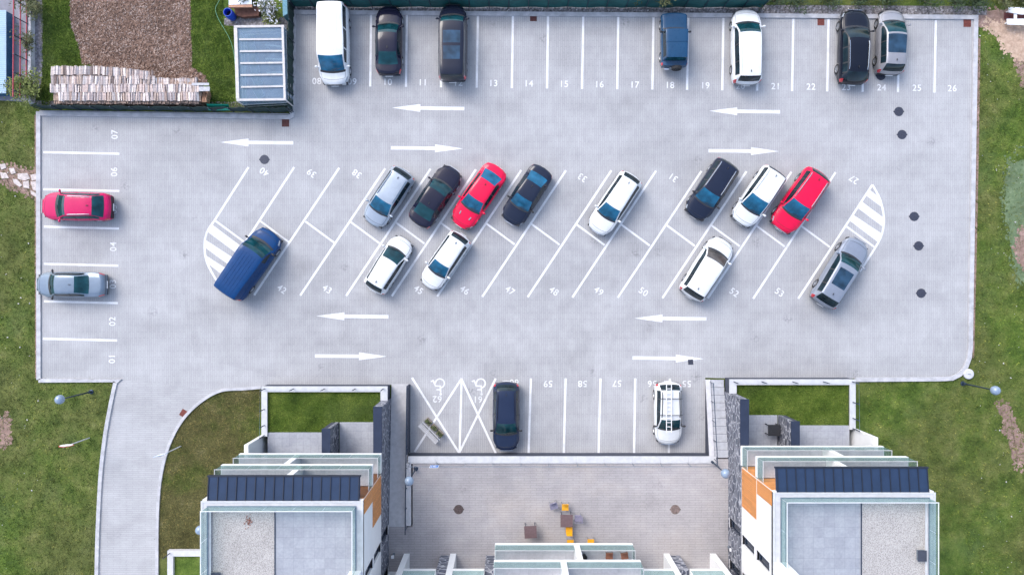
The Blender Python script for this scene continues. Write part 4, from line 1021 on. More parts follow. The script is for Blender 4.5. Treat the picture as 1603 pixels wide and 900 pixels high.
# white disc and wall lights
x, y = W(1515,585); t = thing('concrete_cover','round white concrete cover in the grass at the lower right corner of the car park','well cover',(x,y,-.03))
part(MB().lathe([(.36,0),(.36,.16),(.30,.19),(.01,.2)],n=24),'lid',M_CONC,t,True); part(MB().obox((0,0,.2),(.20,.04,.03)),'handle',M_STEEL,t,True)
for px, lab in ((617,'small white bollard light on the plaza by the left stone wall'),(1140,'small white bollard light on the plaza by the right stone wall')):
    x, y = W(px,866 if px < 800 else 855,Z0); t = thing('bollard_light',lab,'bollard light',(x,y,Z0)); part(MB().box(-.06,.06,-.06,.06,0,.55),'post',M_STEEL,t,True); part(MB().box(-.09,.09,-.09,.09,.55,.70),'lamp_head',M_PLATE,t,True)

# ------------------------------------------------------------------ bench with planters in bay 62
x, y = W(674,675,.5); t = thing('bench','pale slatted bench with three planted boxes behind it standing across bay 62','bench',(x,y,0),R(-46))
for k in range(3): part(MB().box(-.88,.88,-.12-k*.115-.045,-.12-k*.115+.045,.44,.48),'seat_slat' ,M_CONC,t,True)
for k in range(2): part(MB().box(-.88,.88,.06+k*.05,.09+k*.05,.58+k*.15,.68+k*.15),'backrest_slat',M_CONC,t,True)
for a in (-.78,.78):
    part(MB().box(a-.035,a+.035,-.42,-.36,0,.44),'leg',M_STEEL,t,True); part(MB().box(a-.035,a+.035,.02,.07,0,.86),'leg',M_STEEL,t,True)
M_BOXW = plain('weathered_board', (.30,.24,.19), .8, var=.25); M_LEAFG = plain('planter_leaf', (.09,.11,.045), .8, var=.5, scale=20)
for a in (-.58,0,.58):
    pb = part(MB().box(a-.24,a+.24,.20,.48,.02,.42),'planter_box',M_BOXW,t,True)
    lf = MB()
    for i in range(60):
        q = Vector((a+random.uniform(-.22,.22), .34+random.uniform(-.13,.13), .42+random.uniform(0,.16))); d1 = Vector((random.gauss(0,1),random.gauss(0,1),random.gauss(0,.6))).normalized()*.06; d2 = d1.cross(Vector((random.gauss(0,1),random.gauss(0,1),random.gauss(0,1)))).normalized()*.03
        lf.add([q-d1-d2,q+d1-d2,q+d1+d2,q-d1+d2],[(0,1,2,3)])
    part(lf,'plants',M_LEAFG,pb,True)

# ------------------------------------------------------------------ cafe tables and chairs on the plaza
M_YEL = plain('yellow_plastic', (.70,.34,.012), .45, var=.08); M_GRYCH = plain('lilac_grey_plastic', (.22,.21,.29), .5, var=.1); M_BRNTB = plain('brown_tabletop', (.13,.085,.09), .5, var=.15); M_BRNCH = plain('brown_wood', (.22,.09,.055), .6, var=.25)
def chair(name, label, px, py, ang, mat, z, group=None, arms=False, legm=M_STEEL):
    x, y = W(px,py,z+.5); t = thing(name,label,'chair',(x,y,z),R(ang),group)
    part(MB().box(-.23,.23,-.22,.22,.43,.46),'seat',mat,t,True)
    b = MB(); b.add([(-.22,-.20,.46),(.22,-.20,.46),(.20,-.28,.86),(-.20,-.28,.86),(-.22,-.225,.46),(.22,-.225,.46),(.20,-.305,.86),(-.20,-.305,.86)],[(0,1,2,3),(7,6,5,4),(0,4,5,1),(1,5,6,2),(2,6,7,3),(3,7,4,0)])
    part(b,'backrest',mat,t,True)
    for a in (-1,1):
        for c in (-1,1): part(MB().tube([(a*.20,c*.19,.43),(a*.24,c*.24,0)],.014,6),'leg',legm,t,True)
        if arms: part(MB().tube([(a*.24,.2,.45),(a*.25,.2,.64),(a*.25,-.24,.66)],.02,6),'armrest',mat,t,True)
chair('cafe_chair','yellow chair standing beside the upper grey chair on the plaza',885,794,180,M_YEL,Z0)
chair('cafe_chair','yellow chair pushed against the front of the brown table with a chair beside it',891,829,0,M_YEL,Z0)
chair('cafe_chair','yellow chair at the balcony edge straight below the brown table',893,850,0,M_YEL,Z0)
chair('cafe_chair','rightmost yellow chair, at the balcony edge right of the white partition',925,849,0,M_YEL,Z0)
chair('cafe_chair','upper grey armchair beside a yellow chair on the plaza',867,792,195,M_GRYCH,Z0,arms=True)
chair('cafe_chair','grey armchair at the right side of the brown table',904.5,811.5,90,M_GRYCH,Z0,arms=True)
def cafe_table(px,py,label,rz):
    x,y = W(px,py,Z0+.75); t = thing('cafe_table',label,'table',(x,y,Z0),rz)
    part(MB().box(-.42,.42,-.42,.42,.72,.75),'tabletop',M_BRNTB,t,True)
    for a in (-1,1):
        for b in (-1,1): part(MB().tube([(a*.30,b*.34,.72),(a*.34,b*.40,0)],.025,6),'leg',M_METALDK,t,True)
cafe_table(887,815,'brown square table on the plaza with chairs round it',0)
cafe_table(830.5,832.5,'brown square table standing alone near the bottom balconies',R(3))
chair('garden_chair','brown wooden chair on the bottom balcony, left of the pair',954,870,180,M_BRNCH,F1+.115,legm=M_BRNCH)
chair('garden_chair','brown wooden chair on the bottom balcony, right of the pair',978,870,190,M_BRNCH,F1+.115,legm=M_BRNCH)
x,y = W(915,872,F1+.5); t = thing('plant_pot','dark square plant pot on the bottom balcony beside the white partition','plant pot',(x,y,F1+.115)); part(MB().lathe([(.12,0),(.17,.42),(.15,.42),(.14,.36),(.01,.36)],n=16),'pot',M_BLACK,t,True); part(MB().lathe([(.18,.40),(.18,.44),(.15,.44)],n=16,cap=False),'rim',M_BLACK,t,True)

# ------------------------------------------------------------------ garden at upper left
def blob(pts, n=5, jit=2.5):
    """irregular outline through px points"""
    o = []
    for i in range(len(pts)):
        a = pts[i]; b = pts[(i+1)%len(pts)]
        for k in range(n):
            t = k/n; o.append((a[0]+(b[0]-a[0])*t+random.uniform(-jit,jit), a[1]+(b[1]-a[1])*t+random.uniform(-jit,jit)))
    return o
garden = [(66,-60),(66,168),(452,172),(457,-60)]
structure(MB().sheet(WP(garden), -.022), 'garden_lawn', M_GARD)
bed = blob([(108,-55),(298,-55),(299,40),(300,106),(322,118),(326,130),(250,128),(160,108),(128,100),(122,70),(110,40)],6,1.6)
structure(MB().sheet(WP(bed), -.012), 'vegetable_bed', M_SOIL)
structure(MB().sheet(WP(blob([(350,28),(395,26),(446,28),(448,40),(368,42),(352,40)],4,1.5)), -.010), 'dirt_path', M_VERGE)
structure(MB().sheet(WP([(-60,-60),(45,-60),(45,160),(-60,154)]), -.014), 'grey_yard', plain('yard_concrete',(.22,.22,.26),.85,var=.2,scale=1.5))
structure(MB().sheet(WP(blob([(49,-50),(66,-50),(67,60),(66,120),(58,150),(49,156)],5,1)), -.010), 'grit_path', M_GREYPATH)
# loose clods and straw on the bed
def inpoly(P, xs, ys):
    c = np.zeros(len(xs), bool); n = len(P)
    for i in range(n):
        x1,y1 = P[i]; x2,y2 = P[(i+1)%n]
        if y1 == y2: continue
        k = ((y1 > ys) != (y2 > ys)) & (xs < (x2-x1)*(ys-y1)/(y2-y1)+x1); c ^= k
    return c
def scatter(poly, n, x0, x1, y0, y1):
    xs = rng.uniform(x0,x1,n); ys = rng.uniform(y0,y1,n); k = inpoly(poly,xs,ys); return xs[k], ys[k]
cl = MB(); xs_, ys2 = scatter(bed, 5200, 105, 328, -10, 132)
for px, py in zip(xs_, ys2):
    x, y = W(px,py); s = random.uniform(.02,.075); a = random.uniform(0,6.28)
    cl.obox((x,y,-.012+s*.3),(s*random.uniform(1,2.2),s,s*.8),m=Matrix.Rotation(a,3,'Z')@Matrix.Rotation(random.uniform(-.6,.6),3,'X'))
o = part(cl,'soil_clods',M_SOIL,None,True,kind='stuff'); o['label'] = 'loose clods of earth on the dug vegetable bed'
sw = MB(); xs_, ys2 = scatter(bed, 5200, 105, 328, -10, 132)
for px, py in zip(xs_, ys2):
    if random.random() < .5+.4*math.sin(px*.09+py*.05)*math.sin(py*.11): 
        x, y = W(px,py); a = random.uniform(0,6.28); l_ = random.uniform(.05,.16)
        sw.obox((x,y,.012),(l_,random.uniform(.015,.035),.012),m=Matrix.Rotation(a,3,'Z')@Matrix.Rotation(random.uniform(-.3,.3),3,'Y'))
o = part(sw,'straw_litter',plain('straw_litter',(.44,.345,.30),.9,var=.4,scale=3),None,True,kind='stuff'); o['label'] = 'pale straw and stalks strewn on the dug vegetable bed'
# concrete wall and red frame beside the blue shed
single(MB().prism(WP([(42.5,-55),(50,-55),(50.5,160),(43.5,162)],.3), -.1, .45), 'garden_wall', plain('old_wall',(.46,.46,.48),.9,var=.3,scale=2,bump=.3), 'low pale concrete wall beside the red steel frame', 'wall', loc=(*W(46,60),0))
M_REDST = plain('red_steel', (.33,.018,.045), .5, var=.15)
t = thing('steel_fence','red railed steel fence standing on the low concrete wall at upper left','fence',(*W(44,60),0))
def wz(px,py,z): return (*W(px,py,z), z)
fx = W(42.5,0,.45)[0]
for z in (.50,1.12,1.80): part(MB().tube([(fx+.02,W(0,-60,z)[1],z),(fx-.04,W(0,152,z)[1],z)],.045,6),'rail',M_REDST,t)
for y_ in (-42,-15,12,38,67,95,123,150):
    yy = W(0,y_,.45)[1]; part(MB().tube([(fx+.05,yy,.3),(fx+.05,yy,1.86)],.03,6),'post',M_METALDK,t)
# low blue container at the left edge
t = thing('storage_container','low light blue container with deep blue sides cut by the left edge','container',(*W(-20,80),0))
def corr(name, c):
    q = NT(name); wv_ = q.n('ShaderNodeTexWave', wave_type='BANDS', bands_direction='Y'); wv_.inputs['Scale'].default_value = 2.2; q.l(q.P(), wv_.inputs['Vector'])
    q.col(q.mix(q.ramp(q.noise(1.2,5), [(.3,tuple(x*.88 for x in c)),(.7,tuple(x*1.1 for x in c))]), q.ramp(wv_.outputs['Fac'],[(0,.94),(1,1.03)]),1.0,'MULTIPLY')); q.rough(.5); q.bump(wv_.outputs['Fac'],.3,.03); return q.m
M_SHEDL = corr('light_blue_sheet',(.25,.38,.52)); M_SHEDD = corr('deep_blue_sheet',(.020,.095,.19))
ex0 = W(-90,0,.8)[0]; ex1 = W(9.5,0,.8)[0]; yt, yb2 = W(0,16.5,.8)[1], W(0,146.5,.8)[1]
part(MB().box(ex0+.03,ex1-.03,yb2+.03,yt-.03,-.05,.755),'side_panel',M_SHEDD,t)
part(MB().box(ex0,ex1,yb2,yt,.757,.80),'lid',M_SHEDL,t)
for y_ in (.25,.5,.75): part(MB().box(ex1-.029,ex1+.0,yb2+(yt-yb2)*y_-.03,yb2+(yt-yb2)*y_+.03,.0,.75),'rib',M_SHEDD,t)
# fences
M_FGREEN = plain('green_screen', (.004,.075,.075), .65, var=.3, scale=1.2, bump=.2); M_FDARK = plain('dark_green_mesh', (.010,.032,.030), .8, var=.4, scale=3)
def fence(p0, p1, h, label, mat, n, top=None):
    a = Vector((*W(*p0),0)); b = Vector((*W(*p1),0)); t = thing('fence',label,'fence',tuple(a)); d = (b-a); L = d.length; u = d.normalized(); nn = Vector((-u.y,u.x,0))
    pm = MB(); k = 60; vs = []; fs = []
    for s_ in (-1,1):
        for i in range(k+1):
            wv_ = .03*math.sin(i*1.3)+.02*math.sin(i*3.1+1)
            for z in (.02,h*.5,h): vs.append(a+u*L*i/k+nn*(wv_*(1 if z != h*.5 else 1.6)+s_*.008)+Vector((0,0,z)))
    m3 = (k+1)*3
    for i in range(k):
        for j in range(2):
            q = i*3+j; fs += [(q,q+3,q+4,q+1),(m3+q+1,m3+q+4,m3+q+3,m3+q)]
        fs.append((i*3+2,i*3+5,m3+i*3+5,m3+i*3+2))
    pm.add(vs,fs); part(pm,'screen',mat,t,smooth=True)
    for i in range(n+1):
        p = a+u*L*i/n-nn*.06; part(MB().tube([p-Vector((0,0,.1)),p+Vector((0,0,h+.06))],.03,6),'post',M_METALDK,t)
fence((462,11.5),(1192,12.5),1.65,'long teal green screen fence behind the top row of bays',M_FGREEN,24)
fence((66,171),(457,176),1.15,'dark green mesh fence between the woodpile and bay 07',M_FDARK,13)
fence((459,176),(461,-40),1.25,'dark green mesh fence between the greenhouse and bay 08',M_FDARK,8)
tp_ = MB(); tv = [wz(323,163,1.22),wz(357,163.5,1.22),wz(361,173,.45),wz(327,173,.45)]; tp_.add(tv+[(a,b,c-.02) for a,b,c in tv],[(3,2,1,0),(4,5,6,7),(0,4,5,1),(1,5,6,2),(2,6,7,3),(3,7,4,0)])
single(tp_,'tarpaulin',plain('bright_green_tarp',(.01,.30,.20),.5,var=.2),'small bright green tarpaulin at the right end of the woodpile','tarpaulin',loc=(*W(342,166),.5))
# woodpile: every log of the top layer is a log
M_LOGS = [plain('split_wood_%s' % n, c, .85, var=.3, scale=9, bump=.3, obj=True) for n, c in (('pale',(.54,.465,.435)),('white',(.60,.535,.51)),('pink',(.50,.40,.365)),('grey',(.38,.325,.32)),('tan',(.43,.335,.285)),('bark',(.27,.20,.175)))]
logm = []
for k in range(18):
    m = MB(); n = random.choice((3,4,4,5)); r0 = random.uniform(.085,.12); Lg = random.uniform(.56,.64); a0 = random.uniform(0,6.28)
    ang = sorted(a0+2*math.pi*(i+random.uniform(-.25,.25))/n for i in range(n))
    rr = [r0*random.uniform(.8,1.15) for _ in ang]
    v = [(rr[i]*math.cos(a),-Lg/2,rr[i]*math.sin(a)*.85) for i,a in enumerate(ang)] + [(rr[i]*math.cos(a)*random.uniform(.9,1.05),Lg/2,rr[i]*math.sin(a)*.85) for i,a in enumerate(ang)]
    m.add(v,[tuple(range(n)),tuple(range(n,2*n))[::-1]]+[(i,n+i,n+(i+1)%n,(i+1)%n) for i in range(n)])
    me = bpy.data.meshes.new('log'); me.from_pydata(m.v,[],m.f); me.update(); me.materials.append(M_LOGS[(0,0,1,1,2,2,3,4,0,1,2,1,5,3,0,1,4,0)[k]]); logm.append(me)
zw = 1.25
def topz(px): return zw
rows = [(80,241,lambda x: 111+max(0,(x-160))*.10),(80,243,lambda x: 126),(79,312,lambda x: 138.5),(92,313,lambda x: 151.5),(244,311,lambda x: 129.5)]
for ri_, (xa_, xb_, fy) in enumerate(rows):
    px = xa_+2
    while px < xb_:
        if ri_ == 0 or ri_ < 5:
            o = link(bpy.data.objects.new('log', random.choice(logm))); yy = fy(px)+random.uniform(-.7,.7)
            z = zw+random.uniform(-.06,.06) - (.16 if ri_ == 4 else 0)
            o.location = (*W(px,yy,z), z); o.rotation_euler = (random.uniform(-.05,.05),random.uniform(-.5,.5),random.uniform(-.09,.09))
            o['label'] = 'pale split log lying in the top layer of the woodpile'; o['category'] = 'log'; o['group'] = 'split logs on top of the woodpile'
        px += random.uniform(3.6,4.6)
core = MB(); 
pl = [W(82,106,zw),W(160,106,zw),W(240,120,zw),W(312,131,zw),W(313,158,zw),W(82,157,zw)]
core.prism(pl, -.03, zw-.11)
for i in range(70):
    for j in range(6):
        px = 84+i*3.25; z = .1+j*.19; x,y = W(px+random.uniform(-.5,.5),158,zw); r0 = random.uniform(.06,.09)
        core.obox((x,y-.02+random.uniform(-.05,.04),z),(r0*1.8,.3,r0*1.7),m=Matrix.Rotation(random.uniform(0,1.5),3,'Y'))
o = part(core,'stacked_logs',plain('stack_wood',(.30,.215,.17),.9,var=.5,scale=7,bump=.5),None,True,kind='stuff'); o['label'] = 'lower layers of the long woodpile behind the fence'
M_BOARD = plain('grey_board',(.42,.42,.45),.8,var=.2)
for i, (a,b,ya,yb3,lab) in enumerate(((300,327,130,134,'upper pale board laid over the right end of the woodpile'),(311,328,136,143,'lower pale board laid over the right end of the woodpile'))):
    m = MB(); m.prism(WP([(a,ya),(b,ya),(b,yb3),(a,yb3)],1.35),1.30,1.345); single(m,'board',M_BOARD,lab,'board',loc=(*W((a+b)/2,(ya+yb3)/2,1.3),1.3))
m = MB()
for i in range(4):
    for j in range(5): m.obox((*W(316+j*2.2-2,145+i*4,.9),.5+.1*i),(.13,.35,.5),m=Matrix.Rotation(random.uniform(-.2,.2),3,'Z'))
o = part(m,'end_logs',plain('end_wood',(.34,.19,.12),.9,var=.4,scale=9),None,True,kind='stuff'); o['label'] = 'orange brown short logs closing the right end of the woodpile'
# greenhouse
t = thing('greenhouse','low white framed greenhouse with a glass lean-to roof beside bay 08','greenhouse',(*W(408,100),0))
M_WTIM = plain('white_timber',(.52,.495,.485),.7,var=.15,scale=5)
gz0, gz1 = 1.75, 2.15
def gp(px,py):  # roof plane, higher on the left
    z = gz1-(px-367)/(448-367)*(gz1-gz0); return (*W(px,py,z), z)
def bar(p,q,w_,h_,par,nm='roof_bar'):
    a = Vector(p); b = Vector(q); d = b-a; m = d.to_track_quat('X','Z').to_matrix(); part(MB().obox((a+b)/2+Vector((0,0,.02)),(d.length,w_,h_),m=m),nm,M_WTIM,par)
cs = [(368,42.5),(443.5,41.5),(447,157),(372,158.5)]
bar(gp(366.5,42.5),gp(445,41.5),.15,.07,t,'roof_beam'); bar(gp(370.5,157),gp(448,156),.15,.07,t,'roof_beam'); bar(gp(369,44.5),gp(372.5,155),.22,.074,t,'roof_beam'); bar(gp(442.5,43.5),gp(446,154.5),.15,.066,t,'roof_beam')
for i in range(5): bar(gp(375+i*.6,62.5+i*18.6),gp(442+i*.6,62+i*18.4),.115,.055,t)
pv = [Vector(gp(*c))-Vector((0,0,.03)) for c in cs]
part(MB().add(pv+[v-Vector((0,0,.012)) for v in pv],[(3,2,1,0),(4,5,6,7),(0,1,5,4),(1,2,6,5),(2,3,7,6),(3,0,4,7)]),'roof_pane',M_GHGLASS,t)
for i in range(4):
    a = Vector(gp(*cs[i])); b = Vector(gp(*cs[(i+1)%4]))
    part(MB().tube([(a.x,a.y,-.02),(a.x,a.y,a.z-.04)],.05,6),'post',M_WTIM,t)
    v = [Vector((a.x,a.y,0)),Vector((b.x,b.y,0)),Vector((b.x,b.y,b.z-.06)),Vector((a.x,a.y,a.z-.06))]; c0 = (pv[0]+pv[2])/2; off = Vector((c0.x-(a.x+b.x)/2,c0.y-(a.y+b.y)/2,0)).normalized()*.012
    part(MB().add(v+[q+off for q in v],[(0,1,2,3),(7,6,5,4),(0,4,5,1),(1,5,6,2),(2,6,7,3),(3,7,4,0)]),'wall_pane',M_GHGLASS,t)
    for f_ in (.33,.66): part(MB().obox(((a.x+b.x)/2,(a.y+b.y)/2,gz0*f_),((b-a).length*.98,.04,.05),rz=math.atan2(b.y-a.y,b.x-a.x)),'wall_rail',M_WTIM,t)
for i in range(4): t2 = thing('plant_shelf','weathered plank lying inside the greenhouse' ,'plank',(*W(428+i*1.2,72+i*21,.8),.8),R(4*i-6),'planks inside the greenhouse'); part(MB().box(-.6,.6,-.06,.06,0,.04),'plank_board',M_WTIM,t2,True); part(MB().box(-.55,-.5,-.05,.05,-.8,0),'leg',M_WTIM,t2,True); part(MB().box(.5,.55,-.05,.05,-.8,0),'leg',M_WTIM,t2,True)
structure(MB().sheet(WP([(385,48),(447,48),(449,160),(386,160)],0),-.012),'greenhouse_floor',M_SOIL)
for i in range(5):
    t2 = thing('seed_tray','pale seed tray standing on the greenhouse floor','tray',(*W(390+i*3,62+i*20,.3),-.01),R(8*i),'seed trays in the greenhouse')
    part(MB().box(-.30,.30,-.5,.5,0,.10),'tray_box',M_BOARD,t2,True); part(MB().box(-.26,.26,-.46,.46,.101,.13),'seedlings',M_LEAFG,t2,True)
# barrel, hose, table, box
x,y = W(364,27); t = thing('barrel','open bright blue plastic barrel beside the white topped table','barrel',(x,y,-.02))
M_BLUEPL = plain('blue_plastic',(.008,.07,.55),.4,var=.12)
part(MB().lathe([(.26,0),(.30,.05),(.32,.3),(.315,.34),(.33,.38),(.33,.62),(.315,.66),(.32,.7),(.30,.9),(.285,.93),(.26,.93),(.255,.88),(.28,.6),(.25,.06),(.01,.06)],n=26,cap=False),'body',M_BLUEPL,t,True,smooth=True)
part(MB().lathe([(.01,.42),(.27,.42)],n=24,cap=False),'water',plain('dark_water',(.01,.012,.02),.05),t,True)
x,y = W(372,19); single(MB().sphere((0,0,.12),.13,14,10),'ball',plain('yellow_green_ball',(.42,.55,.03),.4),'small yellow green ball beside the blue barrel','ball',loc=(x,y,-.02),smooth=True,local=True)
hp = bezpts([(352,-20),(343,2),(337.5,14),(341,28),(350,44),(360,62),(366,82),(368,100)],6)
single(MB().tube([(*W(a,b),.012) for a,b in hp],.022,6),'garden_hose',plain('green_hose',(.10,.30,.17),.45),'thin green hose lying across the garden grass','hose',loc=(*W(350,40),0),smooth=True)
x,y = W(376,3); t = thing('work_table','white topped work table with orange brown frame above the barrel','table',(*W(376,5,.9),-.02))
tb = WP([(358,-25),(393,-25),(394,7),(358,8)],.92); l0 = WORLDLOC[t.name]
part(MB().prism(tb,.86,.92),'tabletop',plain('white_board',(.66,.70,.74),.6,var=.1),t); part(MB().prism(WP([(357.5,8.1),(394.3,7.1),(394.3,11.5),(358,12)],.9),.70,.90),'front_board',plain('orange_board',(.42,.22,.14),.7,var=.2),t)
for px,py in ((361,6),(391,6),(361,-18),(391,-18)): xx,yy = W(px,py,.9); part(MB().box(xx-.04,xx+.04,yy-.04,yy+.04,-.02,.86),'leg',M_WTIM,t)
m = MB(); m.prism(WP([(366,12.5),(406,10),(405,25),(380,27),(369,24)],.35),-.03,.36); single(m,'compost_box',plain('brown_planks',(.14,.06,.042),.85,var=.35,scale=5,bump=.4),'brown wooden compost box behind the greenhouse','box',loc=(*W(386,20),0))
m = MB(); m.prism(WP([(441,-20),(449,-20),(450,22),(443,26)],1.1),-.03,1.1); single(m,'water_tank',plain('teal_sheet',(.06,.20,.27),.5,var=.3,scale=4),'pale teal tank in the corner of the garden by the fence','tank',loc=(*W(446,0),0))

# ------------------------------------------------------------------ shrubs and trees
def shrub(px, py, r, h, n, label, col, name='shrub', group=None, cat='shrub', flower=None, leaf=.09, zb=-.02):
    x, y = W(px,py); t = thing(name,label,cat,(x,y,zb),0,group)
    st = MB(); tips = []
    for i in range(9):
        a = random.uniform(0,6.28); q = random.uniform(.3,.95); p1 = Vector((math.cos(a)*r*q*.5,math.sin(a)*r*q*.5,h*.45)); p2 = Vector((math.cos(a+.3)*r*q,math.sin(a+.3)*r*q,h*random.uniform(.6,1)))
        st.tube([(0,0,0),p1,p2],[.03,.02,.008],5); tips += [p1*.7+p2*.3, p2, p1]
        for _ in range(3):
            p3 = p2+Vector((random.gauss(0,r*.25),random.gauss(0,r*.25),random.uniform(-.1,.25)*h)); st.tube([p1*.5+p2*.5,p3],[.012,.005],4); tips.append(p3)
    part(st,'stem',plain('shrub_bark',(.10,.075,.055),.9,var=.3),t,True)
    lf = MB(); fl = MB()
    for i in range(n):
        c = random.choice(tips); p = c+Vector((random.gauss(0,r*.17),random.gauss(0,r*.17),random.gauss(0,h*.12)))
        if p.z < .03: p.z = .05
        d1 = Vector((random.gauss(0,1),random.gauss(0,1),random.gauss(0,.5))).normalized(); d2 = d1.cross(Vector((random.gauss(0,.5),random.gauss(0,.5),1))).normalized(); s_ = leaf*random.uniform(.6,1.3)
        (fl if flower and random.random() < .55 else lf).add([p-d1*s_,p+d2*s_*.45,p+d1*s_,p-d2*s_*.45],[(0,1,2,3)])
    part(lf,'foliage',plain(col[0],col[1],.8,var=.5,scale=4),t,True)
    if flower and fl.v: part(fl,'blossom',plain(flower[0],flower[1],.7,var=.2),t,True)
YG = ('yellow_green_leaf',(.13,.16,.035)); OL = ('olive_leaf',(.085,.095,.035)); DG = ('dark_leaf',(.035,.06,.022)); MG = ('mid_leaf',(.06,.095,.03))
shrub(58,142,1.25,1.5,1500,'yellow green shrub at the left end of the woodpile',YG)
shrub(66,14,.95,1.4,900,'sparse olive shrub on the grit path at the top left',OL)
shrub(50,70,.7,1.0,380,'thin straggly shrub growing over the low concrete wall',OL)
shrub(424,20,.75,1.2,700,'white blossoming shrub in the corner of the garden',OL,flower=('white_blossom',(.62,.63,.68)))
shrub(430,34,.55,.6,420,'low leafy plant at the top edge of the greenhouse',YG)
shrub(398,4,.6,1.1,420,'dry olive shrub right of the work table',OL)
shrub(1030,-2,1.0,1.9,1100,'olive shrub leaning over the green fence above bay 18',OL)
shrub(1000,-4,.7,1.8,600,'small olive shrub left of the one above bay 18, behind the green fence',OL)
for i,(px,py,r,lab) in enumerate(((1205,0,.9,'dark shrub at the right end of the green fence'),(1245,-2,1.0,'dark shrub above bay 22'),(1290,-3,1.0,'dark shrub above the drain at bay 22'),(1340,-2,1.0,'dark shrub above the black estate'),(1390,-3,1.0,'dark shrub above the silver hatchback'),(1440,-2,1.0,'dark shrub above bay 25'),(1490,-1,1.0,'dark shrub above bay 26'),(1525,0,.9,'dark shrub above the top right corner of the car park'),(1570,-2,1.0,'olive shrub above the white bench at the right edge'),(1600,0,.9,'olive shrub at the top right corner of the photo'))):
    shrub(px,py,r,1.0,700,lab,DG if i < 8 else OL,group='shrubs along the top edge')

# ------------------------------------------------------------------ left grass stones, right patches
M_FLAG = plain('flagstone',(.50,.44,.42),.85,var=.25,scale=4,bump=.3)
for i,(pts,lab) in enumerate(((((0,258),(8,256),(10,263),(2,266)),'small stepping stone at the left edge, uppermost'),(((14,264),(22,263),(25,271),(18,273)),'small pale stepping stone second from the top'),(((0,270),(10,271),(14,279),(3,280)),'stepping stone cut by the left edge, below the uppermost one'),(((28,272),(43,271),(47,280),(38,283),(28,280)),'wide stepping stone in the middle of the crazy path'),(((48,274),(58,272),(60,281),(50,283)),'stepping stone touching the kerb, upper one'),(((20,280),(27,281),(35,290),(31,293),(22,287)),'slanting stepping stone left of the lower middle'),(((36,285),(45,283),(46,295),(37,294)),'squarish stepping stone in the lower middle'),(((48,285),(60,283),(60,300),(52,298)),'large stepping stone touching the kerb, lower one'),(((48,298),(58,303),(57,309),(49,304)),'last small stepping stone, lowest beside the kerb'))):
    c = W(sum(p[0] for p in pts)/len(pts), sum(p[1] for p in pts)/len(pts)); m = MB().prism(WP(pts), -.04, .022)
    single(m,'stepping_stone',M_FLAG,lab,'stepping stone',group='stepping stones in the left grass',loc=(c[0],c[1],0))
def patch(pts, name, mat, z, n=5, j=3):
    o = blob(blob(pts,n,j),4,1.3); structure(MB().sheet(WP(o), z), name, mat)
    cx_ = sum(p[0] for p in o)/len(o); cy_ = sum(p[1] for p in o)/len(o)
    fr = MB()      # crumbs of the same earth that fray the edge
    for p in o:
        for _ in range(2):
            k = random.uniform(.85,1.25); q = W(cx_+(p[0]-cx_)*k, cy_+(p[1]-cy_)*k); rr = random.uniform(.04,.16); a0 = random.uniform(0,6)
            fr.sheet([(q[0]+rr*random.uniform(.5,1)*math.cos(a0+i*1.05), q[1]+rr*random.uniform(.5,1)*math.sin(a0+i*1.05)) for i in range(6)], z+.0008+.0003*random.random())
    structure(fr, name, mat)
patch([(0,256),(60,268),(60,310),(20,296),(0,282)],'bare_earth',M_PINK,-.022,4,2)
patch([(1556,34),(1612,36),(1640,60),(1640,92),(1600,94),(1578,82),(1568,58),(1548,46)],'sand_patch',M_SAND,-.022)
patch([(1528,16),(1640,14),(1640,38),(1560,44),(1530,40)],'bare_earth',M_PINK,-.026)
patch([(1590,92),(1640,88),(1640,160),(1600,130)],'bare_earth',M_PINK,-.024)
MOSS = [(1580,256),(1640,240),(1640,470),(1600,440),(1586,400),(1576,340),(1574,300)]
patch(MOSS,'moss_patch',M_MOSS,-.026,6,3)
patch([(1598,362),(1640,350),(1640,440),(1604,424),(1590,392)],'bare_earth',M_PINK,-.022,5,2)
patch([(1566,640),(1580,636),(1600,690),(1612,730),(1590,722),(1574,676)],'bare_earth',M_PINK,-.024,5,3)
patch([(0,655),(14,650),(18,690),(0,700)],'bare_earth',M_PINK,-.024,4,3)
LAWN_PX = [(411,609),(345,613)] + [(p[0]+3,p[1]+1) for p in dr[::-1][5:-4]] + [(248,868),(400,868),(405,720)]
LAWN_PX = [(409,610),(346,613),(316,630),(288,657),(266,697),(253,747),(249,800),(248,872),(400,872),(402,700)]
structure(MB().sheet(WP(LAWN_PX), -.024), 'lawn', M_LAWN)
# soil line along the kerbs
for pts in ([(57,180),(57.5,400),(58,592)],[(1532,60),(1528,300),(1522,560)]):
    structure(MB().strip(WP(bezpts(pts,8)), .30, -.020), 'bare_earth', M_PINK)
# white bench at the right edge, on a dark red mat
t = thing('picnic_bench','white H shaped picnic bench cut by the right edge of the photo','bench',(*W(1592,26),-.03))
part(MB().prism(WP([(1579,12),(1612,12.5),(1612,22),(1600,23.5),(1579,20)],.5),.46,.52),'seat',M_WHITE,t); part(MB().prism(WP([(1576,30),(1610,30),(1608,40),(1577,39)],.5),.46,.52),'seat',M_WHITE,t); part(MB().prism(WP([(1587.5,18),(1592,18),(1592,34),(1587.5,34)],.45),.40,.455),'cross_beam',M_WHITE,t)
for px,py in ((1582,16),(1606,17),(1580,34),(1604,35)): xx,yy = W(px,py,.4); part(MB().box(xx-.04,xx+.04,yy-.04,yy+.04,-.03,.46),'leg',M_WHITE,t)
m = MB().prism(WP([(1572,20),(1612,20),(1612,32),(1572,31)]), -.03, .01); single(m,'ground_mat',plain('dark_red_mat',(.12,.035,.035),.85,var=.3),'dark red mat on the ground under the white bench','mat',loc=(*W(1590,26),0))

